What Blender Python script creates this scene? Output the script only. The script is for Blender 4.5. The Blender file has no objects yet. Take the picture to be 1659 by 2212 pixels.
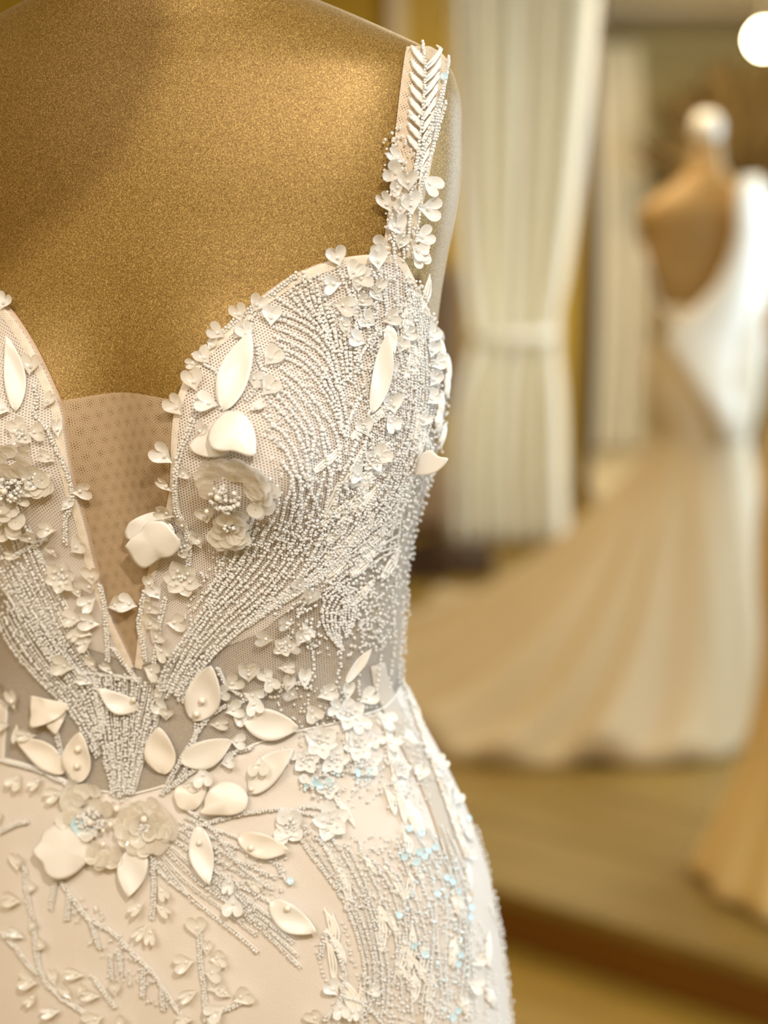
import bpy, math, random
import numpy as np
from mathutils import Vector, Matrix, noise
from mathutils.bvhtree import BVHTree
random.seed(7)
PI = math.pi
C = bpy.context.scene.collection
scene = bpy.context.scene

# ------------------------------------------------------------------ camera
F = 3072.0                      # focal length in pixels of a 1659 x 2212 frame
PITCH = math.radians(12); CAMZ = 1.43
cam = bpy.data.cameras.new('camera'); camo = bpy.data.objects.new('camera', cam); C.objects.link(camo)
camo.location = (0, 0, CAMZ); camo.rotation_euler = (PI/2 - PITCH, 0, 0)
cam.sensor_fit = 'VERTICAL'; cam.sensor_height = 36; cam.sensor_width = 27
cam.lens = 36*F/2212; cam.clip_start = .05
cam.dof.use_dof = True; cam.dof.focus_distance = .80; cam.dof.aperture_fstop = 2.6
scene.camera = camo

# ------------------------------------------------------------------ world, lights, exposure
w = bpy.data.worlds.new('world'); scene.world = w; w.use_nodes = True
w.node_tree.nodes['Background'].inputs[0].default_value = (.72, .85, 1, 1)
w.node_tree.nodes['Background'].inputs[1].default_value = 1.6
scene.view_settings.view_transform = 'Standard'; scene.view_settings.look = 'None'
scene.view_settings.gamma = 1; scene.view_settings.use_curve_mapping = False
scene.view_settings.exposure = 0.0

def area(name, loc, rot, sx, sy, e, col):
    l = bpy.data.lights.new(name, 'AREA'); l.shape = 'RECTANGLE'; l.size = sx; l.size_y = sy
    l.energy = e; l.color = col
    o = bpy.data.objects.new(name, l); C.objects.link(o); o.location = loc; o.rotation_euler = rot
    return o
COOL = (.64, .83, 1.0); WARM = (1.0, .80, .52)
area('window_daylight', (2.40, .85, 1.45), (0, PI/2, 0), 1.5, 1.5, 40, COOL)
area('window_daylight', (2.40, 4.0, 1.45), (0, PI/2, 0), 1.5, 1.8, 62, COOL)
area('panel_light', (-.55, -.75, 2.40), (0, 0, 0), 1.0, 1.0, 21, (1, .94, .89))
area('panel_light', (.5, 3.6, 2.40), (0, 0, 0), .7, .7, 20, WARM)
area('panel_light', (1.3, 5.9, 2.40), (0, 0, 0), .7, .7, 20, WARM)
def spot_lamp(name, loc, target, e, col, rad, ang):
    l = bpy.data.lights.new(name, 'SPOT'); l.energy = e; l.color = col; l.shadow_soft_size = rad
    l.spot_size = math.radians(ang); l.spot_blend = .5
    o = bpy.data.objects.new(name, l); C.objects.link(o); o.location = loc
    o.rotation_euler = (Vector(target)-Vector(loc)).to_track_quat('-Z', 'Y').to_euler()
    return o
spot_lamp('ceiling_spotlight', (.35, -.55, 2.35), (-.05, .85, 1.35), 78, (1, .92, .80), .02, 60)

# ------------------------------------------------------------------ pixel rays (for measuring places on the real surfaces)
RIGHT = Vector((1, 0, 0)); UP = Vector((0, math.sin(PITCH), math.cos(PITCH))); FWD = Vector((0, math.cos(PITCH), -math.sin(PITCH)))
EYE = Vector((0, 0, CAMZ))
def ray(px, py): return (FWD + RIGHT*((px-829.5)/F) + UP*((1106-py)/F)).normalized()
def at_y(px, py, Y):
    d = ray(px, py); return EYE + d*(Y/d.y)
def at_z(px, py, Z):
    d = ray(px, py); return EYE + d*((Z-CAMZ)/d.z)

# ------------------------------------------------------------------ materials
def newmat(name):
    m = bpy.data.materials.new(name); m.use_nodes = True
    nt = m.node_tree; return m, nt, nt.nodes['Principled BSDF']
def P(name, col, rough=.5, metal=0., spec=.5, sheen=0, sheencol=None, noise_scale=None, noise_amt=.0, bump=0, bscale=None, trans=0, alpha=1, emis=None, coat=0, stretch=None):
    m, nt, b = newmat(name)
    b.inputs['Base Color'].default_value = (*col, 1); b.inputs['Roughness'].default_value = rough
    b.inputs['Metallic'].default_value = metal; b.inputs['Specular IOR Level'].default_value = spec
    b.inputs['Transmission Weight'].default_value = trans; b.inputs['Alpha'].default_value = alpha
    b.inputs['Coat Weight'].default_value = coat
    if sheen:
        b.inputs['Sheen Weight'].default_value = sheen; b.inputs['Sheen Roughness'].default_value = .4
        if sheencol: b.inputs['Sheen Tint'].default_value = (*sheencol, 1)
    if emis: b.inputs['Emission Color'].default_value = (*emis[0], 1); b.inputs['Emission Strength'].default_value = emis[1]
    if noise_scale or bump:
        tc = nt.nodes.new('ShaderNodeTexCoord'); src = tc.outputs['Object']
        if stretch:
            mp = nt.nodes.new('ShaderNodeMapping'); mp.inputs['Scale'].default_value = stretch[0]; mp.inputs['Rotation'].default_value = stretch[1]
            nt.links.new(src, mp.inputs[0]); src = mp.outputs[0]
    if noise_scale:
        n = nt.nodes.new('ShaderNodeTexNoise'); n.inputs['Scale'].default_value = noise_scale; n.inputs['Detail'].default_value = 3
        nt.links.new(src, n.inputs['Vector'])
        mx = nt.nodes.new('ShaderNodeMix'); mx.data_type = 'RGBA'
        lo = tuple(max(0, c*(1-noise_amt)) for c in col); hi = tuple(min(1, c*(1+noise_amt)) for c in col)
        mx.inputs[6].default_value = (*lo, 1); mx.inputs[7].default_value = (*hi, 1)
        nt.links.new(n.outputs[0], mx.inputs[0]); nt.links.new(mx.outputs[2], b.inputs['Base Color'])
    if bump:
        n2 = nt.nodes.new('ShaderNodeTexNoise'); n2.inputs['Scale'].default_value = bscale; nt.links.new(src, n2.inputs['Vector'])
        bp = nt.nodes.new('ShaderNodeBump'); bp.inputs['Strength'].default_value = bump; bp.inputs['Distance'].default_value = .001
        nt.links.new(n2.outputs[0], bp.inputs['Height']); nt.links.new(bp.outputs[0], b.inputs['Normal'])
    return m

def glitter_mat():
    m, nt, b = newmat('golden_glitter_jersey'); L = nt.links.new
    tc = nt.nodes.new('ShaderNodeTexCoord')
    n = nt.nodes.new('ShaderNodeTexNoise'); n.inputs['Scale'].default_value = 1400; n.inputs['Detail'].default_value = 2; n.inputs['Roughness'].default_value = .7
    L(tc.outputs['Object'], n.inputs['Vector'])
    r = nt.nodes.new('ShaderNodeValToRGB'); e = r.color_ramp.elements
    e[0].position = .36; e[0].color = (.16, .082, .012, 1); e[1].position = .68; e[1].color = (.55, .37, .12, 1)
    x = e.new(.5); x.color = (.255, .150, .032, 1)
    L(n.outputs[0], r.inputs[0]); L(r.outputs[0], b.inputs['Base Color'])
    v = nt.nodes.new('ShaderNodeTexVoronoi'); v.inputs['Scale'].default_value = 900; L(tc.outputs['Object'], v.inputs['Vector'])
    bp = nt.nodes.new('ShaderNodeBump'); bp.inputs['Strength'].default_value = .7; bp.inputs['Distance'].default_value = .0006
    L(v.outputs['Color'], bp.inputs['Height']); L(bp.outputs[0], b.inputs['Normal'])
    b.inputs['Metallic'].default_value = .35; b.inputs['Roughness'].default_value = .48
    b.inputs['Sheen Weight'].default_value = .22; b.inputs['Sheen Roughness'].default_value = .3; b.inputs['Sheen Tint'].default_value = (1, .88, .68, 1)
    return m

def tulle_mat(name, col, pitch=.0016, thr=.35, dens=1.0, layers=1):
    """net: hexagonal holes, drawn as alpha on the real cloth (UVs are in metres)"""
    m, nt, b = newmat(name); L = nt.links.new; N = nt.nodes.new
    uv = N('ShaderNodeUVMap'); uv.uv_map = 'UVMap'
    k = 4*PI/(math.sqrt(3)*pitch)
    def net(ang):
        terms = []
        for i in range(3):
            a = ang + i*2*PI/3
            d = N('ShaderNodeVectorMath'); d.operation = 'DOT_PRODUCT'; d.inputs[1].default_value = (k*math.cos(a), k*math.sin(a), 0)
            L(uv.outputs[0], d.inputs[0])
            c = N('ShaderNodeMath'); c.operation = 'COSINE'; L(d.outputs['Value'], c.inputs[0]); terms.append(c)
        s = N('ShaderNodeMath'); s.operation = 'ADD'; L(terms[0].outputs[0], s.inputs[0]); L(terms[1].outputs[0], s.inputs[1])
        t = N('ShaderNodeMath'); t.operation = 'ADD'; L(s.outputs[0], t.inputs[0]); L(terms[2].outputs[0], t.inputs[1])
        g = N('ShaderNodeMapRange'); g.inputs['From Min'].default_value = thr-.45; g.inputs['From Max'].default_value = thr+.45
        g.inputs['To Min'].default_value = dens; g.inputs['To Max'].default_value = .06
        L(t.outputs[0], g.inputs['Value']); return g.outputs[0]
    a = net(.1)
    if layers == 2:
        a2 = net(.28); mx = N('ShaderNodeMath'); mx.operation = 'MAXIMUM'; L(a, mx.inputs[0]); L(a2, mx.inputs[1]); a = mx.outputs[0]
    L(a, b.inputs['Alpha'])
    b.inputs['Base Color'].default_value = (*col, 1); b.inputs['Roughness'].default_value = .6
    return m

def sequin_mat(name, col, rough=.22, tr=.35, alpha=.86):
    m, nt, b = newmat(name); L = nt.links.new
    b.inputs['Base Color'].default_value = (*col, 1); b.inputs['Roughness'].default_value = rough; b.inputs['Alpha'].default_value = alpha
    b.inputs['Coat Weight'].default_value = .3; b.inputs['Coat Roughness'].default_value = .15
    t = nt.nodes.new('ShaderNodeBsdfTranslucent'); t.inputs[0].default_value = (*col, 1)
    mx = nt.nodes.new('ShaderNodeMixShader'); mx.inputs[0].default_value = tr
    out = nt.nodes['Material Output']; L(b.outputs[0], mx.inputs[1]); L(t.outputs[0], mx.inputs[2]); L(mx.outputs[0], out.inputs[0])
    return m

M = {}
M['glitter'] = glitter_mat()
M['tulle_white'] = tulle_mat('ivory_tulle', (.92, .86, .80), .0016, .10, .72)
M['tulle_sheer'] = tulle_mat('sheer_ivory_tulle', (.84, .80, .76), .0016, .45, .50)
M['tulle_hem'] = tulle_mat('folded_ivory_tulle', (.90, .80, .67), .0014, .7, .80, 2)
M['tulle_tan'] = tulle_mat('tan_tulle', (.66, .49, .32), .0015, .05, .60, 2)
M['tulle_strap'] = tulle_mat('beige_strap_tulle', (.82, .68, .52), .0012, .6, .85, 2)
M['nude'] = P('nude_lining', (.60, .43, .30), .7, noise_scale=60, noise_amt=.05, bump=.3, bscale=900)
M['ivory'] = P('ivory_crepe', (.76, .69, .625), .55, sheen=.3, noise_scale=8, noise_amt=.03, bump=.3, bscale=1100)
M['taupe'] = P('taupe_illusion_panel', (.60, .52, .43), .65, bump=.3, bscale=1000)
M['satin'] = P('white_satin', (.84, .80, .75), .38, sheen=.2, coat=.08, bump=.15, bscale=1800)
M['satin_blush'] = P('ivory_satin', (.84, .77, .69), .38, sheen=.2, coat=.08, bump=.15, bscale=1800)
M['sequin'] = sequin_mat('ivory_sequin', (.95, .915, .85))
M['sequin_white'] = sequin_mat('white_sequin', (.97, .96, .94), .2, .25, .95)
M['sequin_clear'] = sequin_mat('clear_sequin', (.93, .88, .80), .12, .4, .55)
M['sequin_blue'] = sequin_mat('iridescent_blue_sequin', (.66, .90, 1.0), .15, .2, .95)
M['bead'] = sequin_mat('glass_bead', (1.0, .985, .96), .12, .30, 1.0)
M['bead_blue'] = P('iridescent_bead', (.78, .93, 1.0), .12, spec=.8, coat=.6)
M['pearl'] = P('pearl', (.88, .80, .70), .14, spec=.7, coat=.5)
M['cord'] = P('white_thread', (.90, .86, .79), .65, sheen=.3)
M['wood'] = P('oak_planks', (.25, .155, .03), .45, noise_scale=6, noise_amt=.35, stretch=((1, 9, 1), (0, 0, math.radians(34.4))))
M['wood_lower'] = P('amber_oak_planks', (.36, .215, .03), .45, noise_scale=6, noise_amt=.3, stretch=((1, 9, 1), (0, 0, math.radians(34.4))))
M['riser'] = P('dark_oak_riser', (.20, .075, .004), .5, noise_scale=5, noise_amt=.2)
M['joint'] = P('dark_joint', (.08, .04, .01), .8)
M['wall'] = P('khaki_wall_paint', (.50, .46, .27), .8, noise_scale=2, noise_amt=.05)
M['wall_gold'] = P('ochre_wall_paint', (.50, .31, .02), .7, noise_scale=2, noise_amt=.08)
M['cream'] = P('cream_paint', (.78, .66, .42), .7, noise_scale=3, noise_amt=.04)
M['ceiling'] = P('pale_ceiling_paint', (.90, .80, .60), .8, noise_scale=3, noise_amt=.03)
M['rail_cornice_shadow'] = P('olive_rail_and_cornice_shadow', (.35, .28, .15), .6, noise_scale=3, noise_amt=.04)  # olive for the rail; on the cornice strip it is painted shadow
M['curtain'] = P('cream_curtain', (.86, .80, .64), .7, sheen=.3, noise_scale=10, noise_amt=.05)
M['gownsatin'] = P('ivory_gown', (.80, .74, .62), .45, sheen=.3, noise_scale=6, noise_amt=.04)
M['gownlace_shaded'] = P('shaded_ivory_lace', (.68, .57, .40), .55, sheen=.3, noise_scale=9, noise_amt=.08)  # tan puts the shadowed side of the ivory gown into the colour
M['traintulle'] = P('champagne_train', (.60, .48, .30), .6, sheen=.35, noise_scale=5, noise_amt=.06)
M['champagne'] = P('champagne_gown', (.85, .62, .27), .5, sheen=.3, noise_scale=6, noise_amt=.05)
M['formfar'] = P('tan_form_jersey', (.36, .215, .065), .55, noise_scale=300, noise_amt=.15)
M['cap'] = P('white_cap', (.80, .76, .66), .35, noise_scale=20, noise_amt=.03)
M['darkwood'] = P('dark_walnut', (.045, .018, .006), .5, noise_scale=12, noise_amt=.3)
M['leather'] = P('taupe_leather', (.22, .145, .08), .55, noise_scale=20, noise_amt=.1)
M['dried'] = P('dried_palm', (.15, .09, .02), .7, noise_scale=20, noise_amt=.3)
M['metal'] = P('brushed_metal', (.5, .45, .35), .35, metal=1, noise_scale=40, noise_amt=.1)
M['globe'] = P('lit_globe_glass', (1, .95, .8), .4, emis=((1, .86, .55), 40))
M['lamp'] = P('lit_ceiling_panel', (1, .95, .8), .4, emis=((1, .86, .6), 3))
M['glass'] = P('window_glass', (1, 1, 1), .02, trans=1)
M['whitepaint'] = P('white_paint', (.8, .78, .72), .5, noise_scale=5, noise_amt=.03)

# ------------------------------------------------------------------ object helpers
def link(name, me, mat=None, parent=None, smooth=True):
    o = bpy.data.objects.new(name, me); C.objects.link(o)
    if mat: me.materials.append(mat)
    if smooth and len(me.polygons): me.polygons.foreach_set('use_smooth', [True]*len(me.polygons))
    if parent is not None: adopt(o, parent)
    return o
WM = {}
def world_of(o): return WM.get(o.name, Matrix.Translation(o.location) if o.parent is None else o.matrix_basis)
def adopt(o, parent, inverse=True):
    o.parent = parent
    if inverse: o.matrix_parent_inverse = Matrix.Translation(parent.location).inverted() if parent.parent is None else Matrix.Translation(parent.location).inverted()
def thing(name, label, cat, loc=(0, 0, 0), group=None):
    o = bpy.data.objects.new(name, None); C.objects.link(o); o.location = loc; o.empty_display_size = .1
    return tag(o, label, cat, group)
def tag(o, label, cat, group=None):
    o['label'] = label; o['category'] = cat
    if group: o['group'] = group
    return o
def mesh(name, v, f, uv=None):
    me = bpy.data.meshes.new(name); me.from_pydata([tuple(x) for x in v], [], f); me.update()
    if uv is not None:
        u = me.uv_layers.new(name='UVMap'); idx = np.zeros(len(me.loops), dtype=np.int32); me.loops.foreach_get('vertex_index', idx)
        u.data.foreach_set('uv', np.asarray(uv, dtype=np.float32)[idx].ravel())
    return me
def boxes(name, bl, mat, parent=None, bevel=0, kind=None):
    v = []; f = []
    for (x0, y0, z0, x1, y1, z1) in bl:
        n = len(v)
        v += [(x0,y0,z0),(x1,y0,z0),(x1,y1,z0),(x0,y1,z0),(x0,y0,z1),(x1,y0,z1),(x1,y1,z1),(x0,y1,z1)]
        f += [(n,n+3,n+2,n+1),(n+4,n+5,n+6,n+7),(n,n+1,n+5,n+4),(n+1,n+2,n+6,n+5),(n+2,n+3,n+7,n+6),(n+3,n,n+4,n+7)]
    o = link(name, mesh(name, v, f), mat, parent, smooth=False)
    if bevel:
        md = o.modifiers.new('bevel', 'BEVEL'); md.width = bevel; md.segments = 2
    if kind: o['kind'] = kind
    return o
def grid_faces(nu, nv, closed=False):
    f = []
    for i in range(nu-1):
        for j in range(nv if closed else nv-1):
            a = i*nv+j; b = i*nv+(j+1) % nv
            f.append((a, b, b+nv, a+nv))
    return f
def lathe(prof, seg=32, c=(0, 0, 0)):
    v = [(c[0]+r*math.cos(2*PI*j/seg), c[1]+r*math.sin(2*PI*j/seg), c[2]+z) for r, z in prof for j in range(seg)]
    return v, grid_faces(len(prof), seg, True)
def solid(o, t, off=0):
    md = o.modifiers.new('thickness', 'SOLIDIFY'); md.thickness = t; md.offset = off; return o
def interp(x, xs, ys): return float(np.interp(x, xs, ys))
def smooth_interp(xs, ys):
    """Catmull-Rom style smooth table"""
    xs = np.array(xs, float); ys = np.array(ys, float); m = np.gradient(ys, xs)
    def fn(x):
        x = min(max(x, xs[0]), xs[-1]); i = min(int(np.searchsorted(xs, x, 'right'))-1, len(xs)-2)
        h = xs[i+1]-xs[i]; t = (x-xs[i])/h
        return float((2*t**3-3*t*t+1)*ys[i]+(t**3-2*t*t+t)*h*m[i]+(-2*t**3+3*t*t)*ys[i+1]+(t**3-t*t)*h*m[i+1])
    return fn
def catmull(pts, n=12):
    p = [np.array(q, float) for q in pts]; p = [2*p[0]-p[1]]+p+[2*p[-1]-p[-2]]; out = []
    for i in range(1, len(p)-2):
        for k in range(n):
            t = k/n
            out.append(.5*((2*p[i])+(-p[i-1]+p[i+1])*t+(2*p[i-1]-5*p[i]+4*p[i+1]-p[i+2])*t*t+(-p[i-1]+3*p[i]-3*p[i+1]+p[i+2])*t**3))
    out.append(p[-2]); return out
def resample(pts, n):
    p = np.array([tuple(q) for q in pts], float); d = np.r_[0, np.cumsum(np.linalg.norm(np.diff(p, axis=0), axis=1))]
    s = np.linspace(0, d[-1], n); return np.stack([np.interp(s, d, p[:, k]) for k in range(p.shape[1])], 1)

# ================================================================== the room
def structure(o): o['kind'] = 'structure'; return o
X0, X1, Y0, Y1, ZC, ZP = -2.2, 2.5, -2.2, 7.7, 2.45, .12
ed = Vector((.495, -.339)).normalized(); en = Vector((-ed.y, ed.x))      # platform edge, direction away from the camera
E0 = Vector((.186, 2.638))
# lower floor and its planks
floor = structure(boxes('floor', [(X0, Y0, -.06, X1, 4.6, -.018)], M['joint']))
def plank_field(parent, s0, s1, z, clip, wpl=.13, mat='wood'):
    """planks parallel to the step, each its own object, clipped to the room and to the step line"""
    k = 0; s = s0
    while s < s1:
        # centre line of this plank
        a = E0 + en*(s+.002); b = E0 + en*(s+wpl-.002)
        def span(q):
            t0, t1 = -9, 9
            for lo, hi, c, d in ((X0+.002, X1-.002, q.x, ed.x), (clip[0], clip[1], q.y, ed.y)):
                u, v_ = sorted(((lo-c)/d, (hi-c)/d)); t0 = max(t0, u); t1 = min(t1, v_)
            return t0, t1
        (a0, a1), (b0, b1) = span(a), span(b)
        if a1-a0 > .05 and b1-b0 > .05:
            off = random.uniform(.3, 1.6); cuts = [0, 1]
            L_ = max(a1-a0, b1-b0); nn = max(1, int(L_/1.9)); cuts = [0] + sorted((i+random.uniform(-.25, .25))/nn for i in range(1, nn)) + [1]
            for c0, c1 in zip(cuts, cuts[1:]):
                g = .0015/L_
                P4 = [a+ed*(a0+(a1-a0)*(c0+g)), a+ed*(a0+(a1-a0)*(c1-g)), b+ed*(b0+(b1-b0)*(c1-g)), b+ed*(b0+(b1-b0)*(c0+g))]
                dz = random.uniform(-.0008, .0008)
                v = [(p.x, p.y, z-.015) for p in P4]+[(p.x, p.y, z+dz) for p in P4]
                f = [(0,3,2,1),(4,5,6,7),(0,1,5,4),(1,2,6,5),(2,3,7,6),(3,0,4,7)]
                o = link('plank', mesh('plank', v, f), M[mat], parent, smooth=False); k += 1
        s += wpl
    return k
plank_field(floor, -4.42, -.13, 0, (Y0+.002, 4.5), mat='wood_lower')
# raised platform
def poly_prism(name, pts, z0, z1, mat, parent=None):
    n = len(pts); v = [(p[0], p[1], z0) for p in pts]+[(p[0], p[1], z1) for p in pts]
    f = [tuple(range(n-1, -1, -1)), tuple(range(n, 2*n))]+[(i, (i+1) % n, n+(i+1) % n, n+i) for i in range(n)]
    return link(name, mesh(name, v, f), mat, parent, smooth=False)
yl = E0.y+(X0-E0.x)/ed.x*ed.y; yr = E0.y+(X1-E0.x)/ed.x*ed.y
platform = structure(poly_prism('floor_platform', [(X0, yl), (X1, yr), (X1, Y1), (X0, Y1)], -.017, ZP-.018, M['riser']))
plank_field(platform, .0, 6.2, ZP, (yr, Y1-.002))
lip0 = E0+ed*((X0-E0.x)/ed.x); lip1 = E0+ed*((X1-E0.x)/ed.x)
structure(poly_prism('trim_1', [lip0-en*.016, lip1-en*.016, lip1-en*.001, lip0-en*.001], ZP-.03, ZP-.001, M['wood']))
# walls, ceiling
structure(boxes('wall_back', [(X0, Y1, -.06, X1, Y1+.1, ZC)], M['wall']))
structure(boxes('wall_left', [(X0-.1, Y0, -.06, X0, Y1+.1, ZC)], M['wall_gold']))
structure(boxes('wall_front', [(X0, Y0-.1, -.06, X1, Y0, ZC)], M['cream']))
W1 = (.0, 1.7, .75, 2.15); W2 = (3.0, 5.0, .75, 2.15)
structure(boxes('wall_right', [(X1, Y0, -.06, X1+.1, W1[0], ZC), (X1, W1[1], -.06, X1+.1, W2[0], ZC), (X1, W2[1], -.06, X1+.1, Y1+.1, ZC),
    (X1, W1[0], -.06, X1+.1, W1[1], W1[2]), (X1, W1[0], W1[3], X1+.1, W1[1], ZC), (X1, W2[0], -.06, X1+.1, W2[1], W2[2]), (X1, W2[0], W2[3], X1+.1, W2[1], ZC)], M['cream']))
for i, wn in enumerate((W1, W2)):
    y0, y1, z0, z1 = wn; t = .05; ym = (y0+y1)/2
    wf = structure(boxes('window_%d' % (i+1), [(X1+.01, y0, z0, X1+.07, y0+t, z1), (X1+.01, y1-t, z0, X1+.07, y1, z1), (X1+.01, y0+t, z0, X1+.07, y1-t, z0+t), (X1+.01, y0+t, z1-t, X1+.07, y1-t, z1), (X1+.01, ym-t/2, z0+t, X1+.07, ym+t/2, z1-t)], M['whitepaint']))
    boxes('pane', [(X1+.035, y0+t, z0+t, X1+.04, ym-t/2, z1-t)], M['glass'], wf)
    boxes('pane', [(X1+.035, ym+t/2, z0+t, X1+.04, y1-t, z1-t)], M['glass'], wf)
structure(boxes('ceiling', [(X0-.1, Y0-.1, ZC, X1+.1, Y1+.1, ZC+.1)], M['ceiling']))
structure(boxes('cornice_shadow', [(X0, Y1-.04, ZC-.12, X1, Y1, ZC-.055)], M['rail_cornice_shadow'], bevel=.01))  # dark band painted in as the shadow under the cornice
structure(boxes('trim_6', [(X0, Y1-.16, ZC-.05, X1, Y1, ZC)], M['ceiling'], bevel=.01))
structure(boxes('baseboard_back', [(X0, Y1-.025, ZP, X1, Y1, ZP+.12)], M['cream'], bevel=.004))
structure(boxes('trim_3', [(.95, Y1-1.35, ZP, X1-.01, Y1-.03, ZP+.07)], M['cream'], bevel=.006))        # pale low step in front of the back wall
# ochre fitting-room partition
structure(boxes('wall_partition', [(X0, 6.55, ZP, .905, 6.62, ZC)], M['wall_gold']))
structure(boxes('trim_4', [(.905, 6.53, ZP, .955, 6.64, ZC)], M['darkwood'], bevel=.004))
structure(boxes('trim_5', [(.02, 6.50, ZP, .09, 6.55, ZC)], M['cream'], bevel=.004))
# ceiling panels (the lit fittings)
for (x, y, s, lab) in ((-.55, -.75, .5, 'square lit ceiling panel above the front dress form'), (.5, 3.6, .35, 'square lit ceiling panel above the gown with the train'), (1.3, 5.9, .35, 'square lit ceiling panel in front of the khaki back wall')):
    t = thing('ceiling_panel_light', lab, 'ceiling light', (x, y, ZC-.02), 'lit ceiling panels')
    boxes('frame', [(x-s-.02, y-s-.02, ZC-.02, x-s, y+s+.02, ZC), (x+s, y-s-.02, ZC-.02, x+s+.02, y+s+.02, ZC), (x-s, y-s-.02, ZC-.02, x+s, y-s, ZC), (x-s, y+s, ZC-.02, x+s, y+s+.02, ZC)], M['whitepaint'], t)
    boxes('diffuser', [(x-s, y-s, ZC-.012, x+s, y+s, ZC-.004)], M['lamp'], t)
t = thing('ceiling_spotlight', 'small round ceiling spotlight aimed at the golden dress form', 'ceiling light', (.35, -.55, ZC))
v, f = lathe([(.03, 0), (.03, -.03), (.055, -.035), (.055, -.075), (.05, -.075), (.045, -.04), (.001, -.04)], 24, (.35, -.55, ZC)); link('housing', mesh('housing', v, f), M['whitepaint'], t)
t = thing('shadow_blocker_pendant', 'added brass dome hung out of view to shadow the golden dress form', 'lamp', (-.013, .306, 1.77))  # added dome out of view: blocks the spotlight, casts the round chest shadow
v, f = lathe([(.001, -.07), (.03, -.064), (.055, -.043), (.068, -.015), (.070, 0), (.066, .02), (.05, .048), (.025, .066), (.010, .075)], 32, (-.013, .306, 1.84)); link('blocker_dome', mesh('blocker_dome', v, f), M['metal'], t)
v, f = lathe([(.003, .07), (.003, ZC-1.84)], 8, (-.013, .306, 1.84)); link('cord', mesh('cord', v, f), M['darkwood'], t)
# glowing globe
gp = at_y(1652, 85, 6.4)
t = thing('globe_pendant_lamp', 'glowing round globe lamp hanging near the top right corner', 'lamp', (gp.x, gp.y, gp.z+.07))
v, f = lathe([(.001, -.06), (.028, -.053), (.049, -.032), (.058, 0), (.049, .032), (.028, .053), (.015, .058)], 24, gp); link('globe', mesh('globe', v, f), M['globe'], t)
v, f = lathe([(.001, .075), (.02, .075), (.02, .05), (.001, .05)], 16, gp); link('cap', mesh('cap', v, f), M['metal'], t)
v, f = lathe([(.004, .075), (.004, ZC-gp.z)], 8, gp); link('cord', mesh('cord', v, f), M['metal'], t)

# ------------------------------------------------------------------ curtains
def curtain(name, rows, y, folds, amp, mat, parent, seed=0, n=110):
    """rows: (z, xl, xr, fold amplitude factor)"""
    rnd = random.Random(seed); ph = [rnd.uniform(0, 6) for _ in range(4)]
    zs = [r[0] for r in rows]; v = []; nz = 50
    fl = smooth_interp(zs, [r[1] for r in rows]); fr = smooth_interp(zs, [r[2] for r in rows]); fa = smooth_interp(zs, [r[3] for r in rows])
    for i in range(nz):
        z = zs[0]+(zs[-1]-zs[0])*i/(nz-1)
        for j in range(n):
            u = j/(n-1); a = amp*fa(z)
            dy = a*(math.sin(u*folds*2*PI+ph[0]+.5*math.sin(z*1.3))+.45*math.sin(u*folds*3.3*PI+ph[1]))
            v.append((fl(z)+(fr(z)-fl(z))*u+.25*a*math.sin(u*folds*4*PI+ph[2]), y+dy+.03*math.sin(u*3), z))
    o = link(name, mesh(name, v, grid_faces(nz, n)), mat, parent); return solid(o, .003)
def X(px, Y): return (px-829.5)/F*Y/math.cos(PITCH)*1.0    # near enough for far things
def zx(px, py, Y): p = at_y(px, py, Y); return p.z, p.x
YC = 5.45
t = thing('tied_curtain', 'cream curtain gathered by a tieback halfway down, hanging left of the slim straight curtain', 'curtain', (.6, YC, ZP))
rows = []
for (py, l, r, a) in ((1185, 968, 1225, .9), (1050, 965, 1222, .85), (850, 985, 1215, .6), (735, 1015, 1205, .35), (700, 1013, 1205, .35), (600, 1000, 1222, .5), (450, 988, 1245, .75), (250, 978, 1268, .9), (60, 972, 1285, 1), (0, 970, 1290, 1)):
    z, xl = zx(l, py, YC); _, xr = zx(r, py, YC); rows.append((z, xl, xr, a))
rows[0] = (ZP+.03, rows[0][1], rows[0][2], .9); rows.append((ZC-.05, rows[-1][1], rows[-1][2], 1))
curtain('drape', rows, YC, 7, .055, M['curtain'], t, 3)
zt, xa = zx(1011, 722, YC); _, xb = zx(1207, 722, YC)
v, f = lathe([(1, -.035), (1.04, -.03), (1.05, 0), (1.04, .03), (1, .035)], 40)
v = [((xa+xb)/2+x*((xb-xa)/2-.005), YC+yy*.06, zt+z*.55) for x, yy, z in v]; solid(link('tieback', mesh('tieback', v, f), M['curtain'], t), .004)
boxes('curtain_rail', [(rows[-1][1]-.1, YC-.015, ZC-.05, rows[-1][2]+.1, YC+.015, ZC-.02)], M['metal'], t, .004)
Y2 = 7.3
t = thing('straight_curtain', 'slim straight cream curtain hanging against the khaki wall, right of the tied one', 'curtain', (1.2, Y2, ZP))
z0, xl = zx(1284, 1000, Y2); _, xr = zx(1388, 1000, Y2); z1, xl1 = zx(1290, 95, Y2); _, xr1 = zx(1385, 95, Y2)
curtain('drape', [(ZP+.09, xl, xr, 1), (1.2, xl, xr, .9), (z1, xl1, xr1, .8)], Y2, 4, .035, M['curtain'], t, 5, 60)
boxes('curtain_rail', [(xl1-.02, Y2-.012, z1, X1-.3, Y2+.012, z1+.02)], M['rail_cornice_shadow'], t, .004)
for x in (xl1, X1-.32): boxes('bracket', [(x, Y2, z1+.002, x+.02, Y1-.001, z1+.018)], M['rail_cornice_shadow'], t)

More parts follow.
